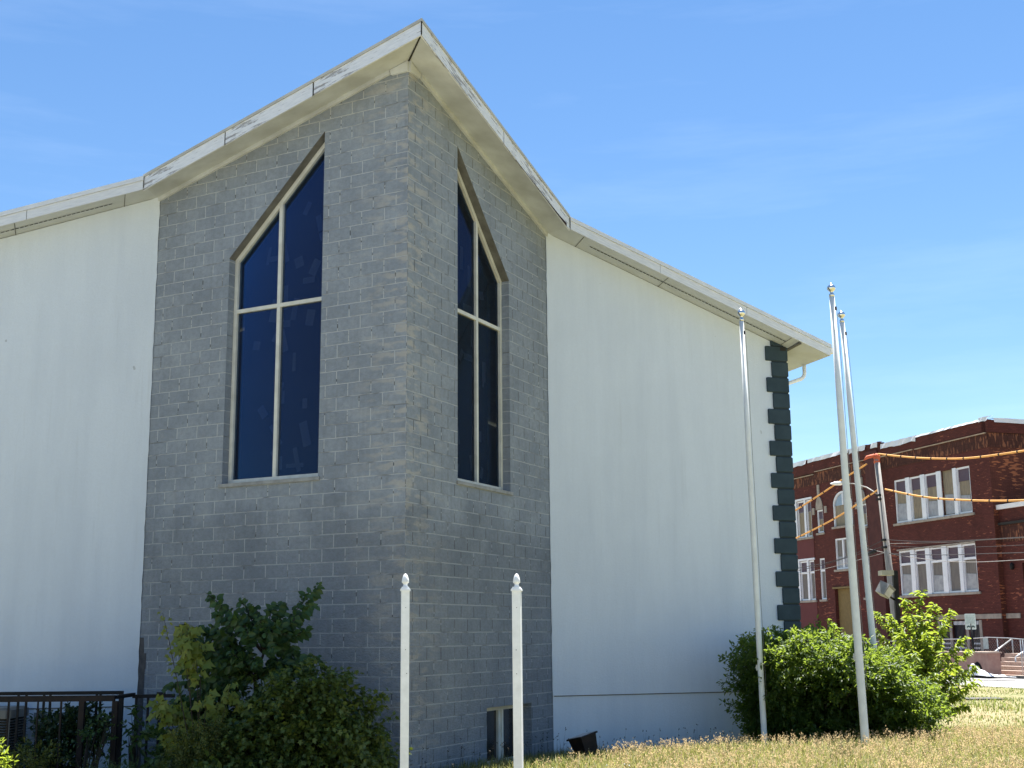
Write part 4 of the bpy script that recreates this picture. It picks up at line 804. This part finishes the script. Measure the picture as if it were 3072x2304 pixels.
for i, (a, b) in enumerate(UPW):
    mkwin({0: 0, 1: 2, 2: 2, 3: 1, 4: 4}[i] if i != 1 else 2, a, b, 5.80, 8.13, 'up') if i == 1 else mkwin({0: 0, 2: 4, 3: 1, 4: 0}[i], a, b, 5.80, 8.13, 'up')
for i, (a, b) in enumerate(UPW): mkwin(i, a, b, 1.93, 4.29, 'low')
for i, w in enumerate(wins):
    if w[0] > 9: mkwin(3, *w)
for (a0, b0), (a1, b1) in zip(UPW, UPW[1:]):                    # white mullion boards between the windows
    for c, d in ((5.80, 8.15), (1.93, 4.31)): mb = MB(); sbox(mb, b0 - .01, a1 + .01, c - .02, d, -.02, .03); obj('mullion', mb, M['vinyl'], school)
for a, b in ((17.55, 17.75), (18.65, 18.85)):
    for c, d in ((5.72, 8.05), (1.92, 4.36)): mb = MB(); sbox(mb, a, b, c, d, -.02, .04); obj('mullion', mb, M['vinyl'], school)
for c in (8.02, 4.33): mb = MB(); sbox(mb, 16.8, 19.5, c + .02, c + .14, -.02, .05); obj('window_head', mb, M['vinyl'], school)
for a, b in ((1.4, 8.3),): mb = MB(); sbox(mb, a + .15, b - .1, 4.30, 4.38, -.02, .05); obj('window_head', mb, M['stone'], school)
# arched window
mb = MB(); arcs2 = [S(a, z, -.06) for a, z in arcs]
for p, q in zip(arcs, arcs[1:]): mb.beam(S(p[0], p[1] - .05, -.06), S(q[0], q[1] - .05, -.06), .1, .1, NO)
sbox(mb, AR[0], AR[0] + .09, AR[2], AR[3], -.12, -.02); sbox(mb, AR[1] - .09, AR[1], AR[2], AR[3], -.12, -.02); sbox(mb, (AR[0] + AR[1]) / 2 - .05, (AR[0] + AR[1]) / 2 + .05, AR[3], AR[3] + .76, -.12, -.02)
w = obj('window', mb, M['vinyl'], school); w['label'] = 'arched window with pale blue glass over a plywood board'
mb = MB(); mb.face([S(a, z, -.1) for a, z in arcs[::-1]]); obj('pane', mb, M['skyglass'], w)
mb = MB(); mb.face([S(AR[1], AR[2], -.11), S(AR[0], AR[2], -.11), S(AR[0], AR[3] - .1, -.11), S(AR[1], AR[3] - .1, -.11)]); mb.face([S(AR[1], AR[3] - .1, -.105), S(AR[0], AR[3] - .1, -.105), S(AR[0], AR[3], -.105), S(AR[1], AR[3], -.105)]); obj('plywood_board', mb, M['ply'], w)
for a, b, z in ((15.62, 16.3, 7.29), (10.95, 11.55, 7.19)):     # stone tympana and keystones
    mb = MB(); m_, r_ = (a + b) / 2, (b - a) / 2 + .05; pts = [S(m_ + r_ * math.cos(math.pi * i / 10), z + .8 * math.sin(math.pi * i / 10), .05) for i in range(11)]; mb.face(pts)
    for p, q in zip(pts, pts[1:]): mb.face([p, q, q - NO * .06, p - NO * .06])
    sbox(mb, m_ - .12, m_ + .12, z + .86, z + 1.5, 0, .06)
    for s_ in (-1, 1): sbox(mb, m_ + s_ * (r_ + .3) - .13, m_ + s_ * (r_ + .3) + .13, z - .25, z + .15, 0, .05)
    obj('stone_arch', mb, M['stone'], school)
mb = MB(); mb.face([S(DOOR[1], DOOR[2], -.21), S(DOOR[0], DOOR[2], -.21), S(DOOR[0], DOOR[3], -.21), S(DOOR[1], DOOR[3], -.21)]); sbox(mb, DOOR[0] - .1, DOOR[1] + .1, DOOR[3], DOOR[3] + .1, -.25, .1); obj('door', mb, M['ochre'], school)
# barred ground-floor windows
for a, b in BARS:
    mb = MB(); mb.face([S(b, -1.0, -.14), S(a, -1.0, -.14), S(a, .55, -.14), S(b, .55, -.14)]); w = obj('window', mb, plain('dusty_dark_pane', (.07, .06, .08), rough=.3) if a == BARS[0][0] else bpy.data.materials['dusty_dark_pane'], school)
    mb = MB(); n = int((b - a) / .11)
    for k in range(n + 1): t_ = a + .04 + (b - a - .08) * k / n; mb.tube([S(t_, -1.0, -.05), S(t_, .55, -.05)], .016, 5)
    obj('bars', mb, M['black'], w)
    mb = MB()
    for k in range(n): t_ = a + .04 + (b - a - .08) * (k + .5) / n; [sbox(mb, t_ - .028, t_ + .028, z, z + h_, -.09, -.04) for z, h_ in ((.33, .18), (-.62, .08), (-.83, .07))]
    obj('scroll_tips', mb, M['vinyl'], w)
for a in (2.66, 3.99, 4.97, 1.62): mb = MB(); sbox(mb, a - .10, a + .10, -1.0, .55, -.05, .03); obj('jamb', mb, M['stone'], school)
# side porch
PR = .28; PP = lambda t_, z, r=0: K0 - NO * (PR + r) + BD * t_ + V((0, 0, z))
mb = MB(); quadw(mb, lambda a, z: PP(-a, z), -.3, 1.4, -2.1, 5.8); quadw(mb, lambda a, z: PP(-a, z), 1.4, 3.6, 3.15, 5.8); quadw(mb, lambda a, z: PP(-a, z), 3.6, 5, -2.1, 5.8); mb.face([PP(-5, -2.1), PP(-5, -2.1, 7), PP(-5, 5.8, 7), PP(-5, 5.8)]); mb.face([PP(-5, 5.75), PP(-5, 5.75, 7), PP(.3, 5.75, 7), PP(.3, 5.75)])
mb.face([PP(-1.4, -2.1), PP(-1.4, -2.1, .5), PP(-1.4, 3.15, .5), PP(-1.4, 3.15)]); obj('porch_wall', mb, M['brick'], school)
mb = MB(); sb2 = lambda a, b, c, d, n: mb.hexa([PP(b, c, -n), PP(a, c, -n), PP(a, c, .1), PP(b, c, .1)][::-1], [PP(b, d, -n), PP(a, d, -n), PP(a, d, .1), PP(b, d, .1)][::-1])
sb2(-5.1, .1, 5.78, 6.0, .12); obj('porch_coping', mb, M['membrane'], school)
mb = MB(); sb2(-5.1, .0, 5.02, 5.14, .1); obj('porch_cornice', mb, M['dark'], school)
mb = MB(); sb2(-5.0, .0, 4.2, 5.0, .02); bpy.data.objects; obj('porch_frieze', mb, M['soldier'], school)
mb = MB(); mb.face([PP(-1.4, -1.1, .4), PP(-3.6, -1.1, .4), PP(-3.6, 3.15, .4), PP(-1.4, 3.15, .4)][::-1]); obj('porch_door', mb, M['ochre'], school)
mb = MB(); sb2(-1.0, .3, .60, .83, .05); obj('stone_band', mb, M['stone'], school)
mb = MB(); mb.lathe(PP(-.8, 2.85, -.12), [(.03, 0), (.09, .05), (.10, .25), (.05, .33), (.01, .36)], (0, 0, 1), 10); obj('wall_lamp', mb, M['black'], school)
# steps, cheek block, handrails
t = thing('stone_steps', 'worn stone steps up to the school porch at the right edge', 'steps', S(-6, GZ, 4))
for k in range(5): mb = MB(); sbox(mb, -10, -4.9 + .4 * k, -2.0, -1.62 + .165 * k, -.2, 4.6 - .5 * k); obj('step', mb, M['step'], t)
for (x0, x1) in (((2981, 1958), (3036, 1916)), ((3046, 1972), (3110, 1928))):
    a, b = at(*x0, 56), at(*x1, 58.6); mb = MB(); mb.tube([a, b], .035, 8); mb.tube([a, V((a.x, a.y, -1.7))], .03, 6); mb.tube([b, V((b.x, b.y, -1.2))], .03, 6); obj('handrail', mb, M['galv'], t)
c = at(2966, 1980, 56); t = tag(obj('concrete_pier', MB(), M['concrete'], None, (c.x, c.y, GZ + .12)), 'squat weathered concrete pier left of the school steps', 'pier')
bpy.data.objects.remove(t); mb = MB()
R4 = [[V((c.x, c.y, 0)) + NO * x * w_ + BD * y * w_ + V((0, 0, z)) for x, y in ((-1, -1), (1, -1), (1, 1), (-1, 1))][::-1] for w_, z in ((.27, GZ + .1), (.26, -1.6), (.22, -1.55), (.215, -.9), (.23, -.89), (.23, -.83))]
R4 = [r[::-1] if False else r for r in R4]
for A, B in zip(R4, R4[1:]):
    for i in range(4): mb.face([A[i], A[(i + 1) % 4], B[(i + 1) % 4], B[i]])
mb.face(R4[-1]); tag(obj('concrete_pier', mb, M['concrete'], None, (c.x, c.y, GZ + .12)), 'squat weathered concrete pier left of the school steps', 'pier')
c = at(2910, 1985, 55.5); t = thing('brick_planter', 'low brick planter with stone cap under the barred school windows', 'planter', (c.x, c.y, GZ + .12))
mb = MB(); mb.obox((c.x, c.y, -1.33), NO * .3, BD * 1.6, (0, 0, .45)); obj('planter_wall', mb, plain('pink_brick', (.36, .22, .18), (.28, .16, .13), 4, .9), t)
mb = MB(); mb.obox((c.x, c.y, -.86), NO * .36, BD * 1.66, (0, 0, .03)); obj('cap', mb, M['step'], t)
c = at(2938, 1992, 54.6); mb = MB(); mb.lathe((c.x, c.y, GZ + .12), [(.2, 0), (.3, .1), (.31, .3), (.22, .45), (.1, .55), (.03, .6)], (0, 0, 1), 12); tag(obj('rubbish_bag', mb, M['black'], None, (c.x, c.y, GZ + .12)), 'black rubbish bag between planter and concrete pier', 'bag')
# tarp
mb = MB(); a, b = at(2900, 2024, 52.4), at(3046, 2020, 51.0); n = 18; rr = random.Random(2); rows = []
for j in range(7):
    row = []
    for i in range(n + 1):
        f = i / n; p = a.lerp(b, f) + V((.12, .5, 0)) * (j - 3) * .16; hgt = .38 * math.exp(-((f - .13) / .09) ** 2) + .20 * math.exp(-((f - .3) / .16) ** 2) + .07 * (f < .8)
        row.append(V((p.x, p.y, GZ + .14 + hgt * (1 - ((j - 3) / 3.2) ** 2) + rr.uniform(0, .02))))
    rows.append(row)
for A, B in zip(rows, rows[1:]):
    for i in range(n): mb.face([A[i], A[i + 1], B[i + 1], B[i]])
c = a.lerp(b, .4); tag(obj('white_tarp', mb, M['tarp'], None, (c.x, c.y, GZ + .13)), 'crumpled white tarp lying on the ground by the sign post', 'tarp')
# notice on brick wall
p = onS(2957, 1930, .02); mb = MB(); mb.obox(p, BD * .2, NO * .006, V((0, 0, .27))); tag(obj('paper_notice', mb, M['sign'], None, p), 'pale green paper notice on the school brick corner', 'notice')
# temporary fence
t = thing('wire_fence', 'grey wire mesh construction fence along the kerb in front of the school', 'fence', S(0, GZ + .13, 5.0))
tops = [onS(px, py, 5.0) for px, py in ((2440, 1930), (2600, 1926), (2720, 1922), (2820, 1918), (2900, 1917), (2960, 1912), (3020, 1914), (3072, 1918), (3200, 1926))]
mb = MB(); mb.tube(tops, .022, 6); obj('top_rail', mb, M['galv'], t)
fz = GZ + .13
for px in (2600, 2884, 2995, 3064, 3071):
    p = onS(px, 1960, 5.0); tp = min(tops, key=lambda q: (q.xy - p.xy).length); mb = MB(); mb.tube([(p.x, p.y, fz), (p.x, p.y, tp.z)], .022, 6); obj('post', mb, M['galv'], t)
mb = MB(); tA, tB = (tops[0] - K0).dot(BD), (tops[-1] - K0).dot(BD); h_ = tops[4].z - fz; u = tB
while u < tA + h_:
    for s_ in (1, -1):
        a, b = u, u - h_ ; lo, hi = (0, h_)
        a3, b3 = (S(a, fz, 5.0), S(b, fz + h_, 5.0)) if s_ > 0 else (S(b, fz, 5.0), S(a, fz + h_, 5.0))
        mb.beam(a3, b3, .0018, .0018, NO)
    u += .16
obj('wire_mesh', mb, M['galv'], t)
# sign
sp_, sq_ = onS(2896, 1842, 5.5), onS(2926, 1888, 5.5); c = (sp_ + sq_) / 2; base = onS(2929, 2026, 5.5)
t = thing('parking_sign', 'pale green tow away parking sign on a thin black post', 'sign', (base.x, base.y, GZ + .02))
mb = MB(); mb.tube([(base.x, base.y, GZ), (c.x, c.y, sp_.z - .05)], .05, 8); obj('post', mb, M['black'], t)
FX = V((1, -.30, 0)).normalized(); FN = V((-FX.y, FX.x, 0)) * -1
if FN.y > 0: FN = -FN
w2, h2 = 30.5 / F * c.y / 2, 46 / F * c.y / 2
def sg(x, z, n=.06): return V((c.x, c.y, c.z)) + FX * x * w2 + V((0, 0, z * h2)) + FN * n
mb = MB(); rc = [(-1, -.92), (-.88, -1), (.88, -1), (1, -.92), (1, .92), (.88, 1), (-.88, 1), (-1, .92)]
mb.face([sg(x, z) for x, z in rc]); mb.face([sg(x, z, .05) for x, z in rc][::-1]); [mb.face([sg(*rc[i]), sg(*rc[i - 1]), sg(*rc[i - 1], .05), sg(*rc[i], .05)]) for i in range(8)]; face = obj('sign_face', mb, M['sign'], t)
mb = MB(); rr = random.Random(12)
for z in (.72, .55, .42, .30, .18, .05, -.08, -.2):
    x = -.78
    while x < .7:
        l = rr.uniform(.1, .28); mb.face([sg(x, z - .03, .064), sg(min(.8, x + l), z - .03, .064), sg(min(.8, x + l), z + .03, .064), sg(x, z + .03, .064)]); x += l + .09
obj('lettering', mb, plain('faded_green_ink', (.28, .38, .35), rough=.6), face)
mb = MB()
for x0, s_ in ((-.42, 1), (.45, -1)):                            # towed car and tow truck
    for x, z, w_, h_ in ((0, -.64, .33, .07), (.03 * s_, -.55, .18, .06)): mb.face([sg(x0 + x - w_, z - h_, .064), sg(x0 + x + w_, z - h_, .064), sg(x0 + x + w_ * .8, z + h_, .064), sg(x0 + x - w_ * .8, z + h_, .064)])
    for wx in (-.2, .2): mb.face([sg(x0 + wx + .08 * math.cos(a), -.73 + .05 * math.sin(a), .066) for a in [i * math.pi / 4 for i in range(8)]])
mb.face([sg(-.14, -.62, .064), sg(-.08, -.64, .064), sg(.14, -.42, .064), sg(.08, -.40, .064)]); obj('tow_pictogram', mb, M['ink'], face)

# ------------------------------------------------------------------ utility pole, wires
PN = 5.9
ptop, plow = onS(2629, 1368, PN), onS(2683, 1840, PN); plane_n = NO
def onW(px, py): return onplane(px, py, plow, NO)
t = thing('utility_pole', 'grey wooden utility pole with orange cloth on its top in front of the brick school', 'utility pole', (plow.x, plow.y, GZ))
ax = (ptop - plow); foot = plow - ax * ((plow.z - GZ) / ax.z)
mb = MB(); mb.tube([foot, plow, ptop], [.17, .165, .125], 14); obj('shaft', mb, M['wood'], t)
mb = MB(); rr = random.Random(6); q = ptop
mb.lathe(q - V((0, 0, .5)), [(.13, .12), (.165, .2), (.14, .3), (.17, .42), (.15, .54), (.07, .62), (.01, .64)], (.05, 0, 1), 9); mb.tube([q + V((-.1, 0, .02)), q + V((-.45, 0, -.06)), q + V((-.62, 0, -.2))], [.09, .085, .02], 7); obj('orange_wrap', mb, M['orange'], t)
mb = MB(); mb.tube([onW(2645, 1490), onW(2600, 1462), onW(2560, 1451), onW(2530, 1450)], .03, 6); arm = obj('lamp_arm', mb, M['lightwire'], t)
mb = MB(); a, b = onW(2534, 1449), onW(2492, 1451); mb.tube([a, a.lerp(b, .3), a.lerp(b, .7), b], [.06, .11, .10, .03], 8); obj('lamp_head', mb, M['membrane'], arm)
mb = MB(); 
for py in (1486, 1498, 1620, 1642): p = onW(2630 + (py - 1368) * .115, py); mb.obox(p + NO * .15, BD * .16, NO * .05, V((0, 0, .05)))
obj('bracket', mb, M['black'], t)
def catmull(pts, n=6):
    out = []; Q = [pts[0] * 2 - pts[1]] + pts + [pts[-1] * 2 - pts[-2]]
    for i in range(1, len(Q) - 2):
        for k in range(n):
            f = k / n; out.append(.5 * ((2 * Q[i]) + (Q[i + 1] - Q[i - 1]) * f + (2 * Q[i - 1] - 5 * Q[i] + 4 * Q[i + 1] - Q[i + 2]) * f * f + (3 * Q[i] - Q[i - 1] - 3 * Q[i + 1] + Q[i + 2]) * f ** 3))
    return out + [pts[-1]]
def hose(label, px, r=.042):
    pts = catmull([onW(*p) for p in px], 8); t = thing('covered_power_line', label, 'power line', pts[0], 'power lines in orange insulating covers')
    mb = MB(); mb.tube(pts, r, 8); obj('cover', mb, M['hose'], t)
    L = 0; nxt = .7
    for a, b in zip(pts, pts[1:]):
        l = (b - a).length
        while L + l > nxt:
            p = a.lerp(b, (nxt - L) / l); d = (b - a).normalized(); mb = MB(); mb.tube([p - d * .04, p + d * .04], r * 1.15, 8); obj('joint', mb, M['black'], t); nxt += 1.15
        L += l
hose('orange covered line from the top of the pole to the right', [(2636, 1362), (2690, 1368), (2745, 1373), (2800, 1375.5), (2870, 1376), (2930, 1372), (3000, 1363), (3068, 1353), (3140, 1342)])
hose('orange covered line from lower on the pole to the right', [(2656, 1468), (2716, 1481), (2770, 1490.5), (2830, 1497), (2900, 1500.5), (2980, 1502.5), (3066, 1501), (3140, 1497)])
hose('orange covered line sloping down left from the pole top across the arch', [(2600, 1392), (2525, 1440), (2460, 1484), (2383, 1533), (2330, 1566)])
hose('lower orange covered line sloping down left from the pole', [(2634, 1470), (2600, 1492), (2540, 1534), (2470, 1574), (2385, 1616), (2330, 1642)])
def wires(label, px, r, m, group='bare cables on the utility pole'):
    pts = catmull([onW(*p) for p in px], 6); mb = MB(); mb.tube(pts, r, 5); tag(obj('overhead_cable', mb, M[m], None, pts[0]), label, 'cable', group)
wires('dark sagging cable, highest of the cables right of the pole', [(2655, 1619), (2740, 1624), (2830, 1624), (2940, 1619), (3072, 1611), (3150, 1604)], .014, 'wire')
wires('pale thin cable just under the highest dark cable', [(2657, 1631), (2760, 1629), (2860, 1626), (2930, 1621), (3150, 1608)], .009, 'lightwire')
wires('dark cable crossing the upper panes of the lower windows', [(2658, 1637), (2760, 1642), (2860, 1643), (2960, 1640), (3072, 1635), (3150, 1630)], .010, 'wire')
wires('thick dark cable level across the lower window panes', [(2660, 1660), (2760, 1664), (2860, 1664.5), (2960, 1661), (3072, 1658), (3150, 1654)], .016, 'wire')
wires('pale cable sagging lowest right of the pole', [(2594, 1644), (2655, 1658), (2730, 1671), (2830, 1683), (2930, 1686), (3072, 1679), (3150, 1674)], .013, 'lightwire')
wires('dark cable from the pole sloping down left, upper one', [(2652, 1619), (2600, 1645), (2550, 1667), (2480, 1688), (2395, 1704), (2340, 1714)], .016, 'wire')
wires('dark cable from the pole sloping down left, middle one', [(2655, 1637), (2600, 1656), (2550, 1670), (2480, 1692), (2395, 1712), (2340, 1724)], .014, 'wire')
wires('pale cable from the pole sloping down left, lowest one', [(2662, 1656), (2610, 1670), (2545, 1688), (2480, 1705), (2395, 1722), (2340, 1733)], .011, 'lightwire')
p, q = onW(2600, 1664), onW(2630, 1652); mb = MB(); mb.tube([p, p.lerp(q, .15), p.lerp(q, .85), q], [.03, .09, .09, .03], 8); tag(obj('splice_case', mb, M['black'], None, p.lerp(q, .5)), 'black splice case hanging on the cables left of the pole', 'splice case')
# area light pole
b0 = at(2690, 1800, 30); b1 = at(2686, 1712, 30); t = thing('light_pole', 'black square light pole with two flood lamp heads behind the sapling', 'light pole', (b0.x, 30, gz(b0.x, 30)))
mb = MB(); mb.box(b0.x - .055, b0.x + .055, 29.945, 30.055, gz(b0.x, 30) - .1, b1.z); obj('pole', mb, M['black'], t)
a, b = at(2640, 1719, 29.9), at(2676, 1719, 29.95); mb = MB(); mb.obox((a + b) / 2, (b - a) / 2, (0, .16, 0), (0, 0, .055)); hd2 = obj('lamp_head', mb, M['lampcream'], t)
c = at(2655, 1770, 29.8); Rm = Matrix.Rotation(R_(35), 3, 'Y') @ Matrix.Rotation(R_(35), 3, 'Z') ; mb = MB()
f4 = lambda x, y, z: c + Rm @ V((x, y, z)); mb.hexa([f4(x * .11, y * .13, -.14) for x, y in ((-1, -1), (1, -1), (1, 1), (-1, 1))], [f4(x * .13, y * .15, .14) for x, y in ((-1, -1), (1, -1), (1, 1), (-1, 1))]); h = obj('flood_head', mb, M['lampgrey'], t)
mb = MB(); mb.obox(f4(0, -.142, .0), Rm @ V((.10, 0, 0)), Rm @ V((0, .004, 0)), Rm @ V((0, 0, .12))); obj('lens', mb, M['lens'], h)
mb = MB(); mb.tube([c + V((.05, .05, -.1)), V((b0.x - .05, 30, c.z - .22))], .025, 6); obj('bracket', mb, M['black'], t)

# ------------------------------------------------------------------ grass (nobody could count it)
def inchurch(x, y):
    qx, qy = x - P0.x, y - P0.y; u = qx * EU.x + qy * EU.y; v = qx * EV.x + qy * EV.y
    pro = (np.abs(u) < CB) & (v > -CD_ * (1 - np.abs(u) / CB) - .03)
    return ((np.abs(u) < W + .02) & (v > -.05)) | pro
GZV = np.vectorize(gz)
def scatter(n, y0, y1, pw=1.):
    y = y0 + (y1 - y0) * RNG.random(n) ** pw; x0 = np.maximum(-1.8, -.085 * y); x = x0 + (y * .42 + .4 - x0) * RNG.random(n)
    k = ~inchurch(x, y); x, y = x[k], y[k]
    n_ = -( (x - K0.x) * BD.y - (y - K0.y) * BD.x ); k = n_ > 11.25
    return x[k], y[k]
def blades(name, x, y, h, w, lean, m):
    n = len(x); z = GZV(x, y); a = RNG.random(n) * 2 * np.pi; d = np.stack([np.cos(a), np.sin(a), np.zeros(n)], 1); s = np.stack([-np.sin(a), np.cos(a), np.zeros(n)], 1)
    b = np.stack([x, y, z - .01], 1); ln = (lean * RNG.random(n))[:, None] * h[:, None]
    mid = b + d * ln * .35 + np.array([0, 0, 1]) * (h * .6)[:, None]; tip = b + d * ln + np.array([0, 0, 1]) * h[:, None]; w = w[:, None]
    v = np.stack([b - s * w, b + s * w, mid + s * w * .7, tip, mid - s * w * .7], 1).reshape(-1, 3); i = np.arange(n)[:, None] * 5
    f = i + np.array([[0, 1, 2, 4]]); f2 = i + np.array([[4, 2, 3, 3]])
    me = np.concatenate([f, f2]); o = bpy.data.meshes.new(name); o.from_pydata(v.tolist(), [], f.tolist() + (i + np.array([[4, 2, 3]])).tolist()); o.update()
    ob = link(name, o, m, None); ob['kind'] = 'stuff'; return ob
def nearwall(x, y):
    qx, qy = x - P0.x, y - P0.y; u = qx * EU.x + qy * EU.y; v = qx * EV.x + qy * EV.y
    wl_ = np.where(np.abs(u) < CB, -CD_ * (1 - np.abs(u) / CB), 0.); return np.where(u < W + .5, wl_ - v, 9.)
x, y = scatter(46000, 15.2, 24.5); dw = nearwall(x, y); n = len(x)
blades('lawn_grass', x, y, RNG.uniform(.06, .24, n), RNG.uniform(.004, .009, n), .9, M['grass'])
x, y = scatter(42000, 22, 60, .8); n = len(x); patch = .6 + .5 * np.sin(x * .9 + y * .5) * np.sin(y * .45)
blades('lawn_grass', x, y, RNG.uniform(.05, .16, n) * patch * (1 + .4 * (y > 40)), RNG.uniform(.008, .016, n), .9, M['fargrass'])
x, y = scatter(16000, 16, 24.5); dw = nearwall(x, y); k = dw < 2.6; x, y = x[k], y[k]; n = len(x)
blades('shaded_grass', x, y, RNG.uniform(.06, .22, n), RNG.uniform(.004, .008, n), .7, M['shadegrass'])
def seedheads(name, x, y, hmin, hmax, m, ms, nb, size, hl):
    n = len(x); z = GZV(x, y); h = RNG.uniform(hmin, hmax, n); a = RNG.random(n) * 6.28; ln = RNG.uniform(0, .25, n) * h
    tip = np.stack([x + np.cos(a) * ln, y + np.sin(a) * ln, z + h], 1); base = np.stack([x, y, z], 1)
    s = np.stack([np.ones(n), np.zeros(n), np.zeros(n)], 1) * (.0045 if name[0] == 'w' else .0022)
    v = np.stack([base - s, base + s, tip], 1).reshape(-1, 3); f = np.arange(n * 3).reshape(-1, 3)
    o = npmesh(name + '_stalks', v, f, ms); o['kind'] = 'stuff'
    P_ = np.repeat(tip, nb, 0) + RNG.normal(size=(n * nb, 3)) * np.array([.35, .35, .8]) * hl - np.array([0, 0, hl * .6])
    ax = RNG.normal(size=P_.shape) * .6 + np.array([0, 0, 1]); o = leaves(name, P_, ax, sphere(len(P_)), RNG.uniform(size * .6, size * 1.3, len(P_)), size * .5, T_RH, m); o['kind'] = 'stuff'
def patch(x, y): return .5 + .5 * np.sin(x * 1.7 + 1.1 * np.sin(y * .9)) * np.sin(y * 1.3 + x * .6) + .25 * np.sin(x * 4.3 - y * 3.1)
x, y = scatter(12500, 15.2, 22.5); dw = nearwall(x, y); k = (dw > 1.7 + .5 * RNG.random(len(x))) & ((dw > 2.9) | (RNG.random(len(x)) < .25)) & (RNG.random(len(x)) < .28 + .6 * patch(x, y)); x, y = x[k], y[k]
seedheads('dry_grass', x, y, .10, .27, M['seed'], M['straw'], 7, .026, .035)
x, y = scatter(9000, 21, 42, .9); k = (nearwall(x, y) > 1.2) & (RNG.random(len(x)) < np.clip(1.0 - (y - 21) / 13, .05, 1) * (.12 + .7 * patch(x * .6, y * .6))); x, y = x[k], y[k]
seedheads('dry_grass_far', x, y, .12, .26, M['seed'], M['straw'], 4, .036, .04)
x, y = scatter(9000, 17, 24); dw = nearwall(x, y); k = (dw < 1.6) & (dw > .1) & (RNG.random(len(x)) < .11); x, y = x[k], y[k]
seedheads('weed_stalks', x, y, .2, .5, M['weed'], M['weed'], 3, .030, .014)
# white clover blooms near the second post
n = 26; x = RNG.uniform(-1.2, 1.6, n); y = RNG.uniform(16.2, 18.3, n); k = ~inchurch(x, y); x, y = x[k], y[k]; z = GZV(x, y); mb = MB()
for a, b, c in zip(x, y, z): mb.lathe((a, b, c + RNG.uniform(.12, .22)), [(.003, 0), (.010, .006), (.011, .012), (.006, .02), (.001, .022)], (0, 0, 1), 6)
struct('clover_blooms', mb, M['bloom'], 'stuff')
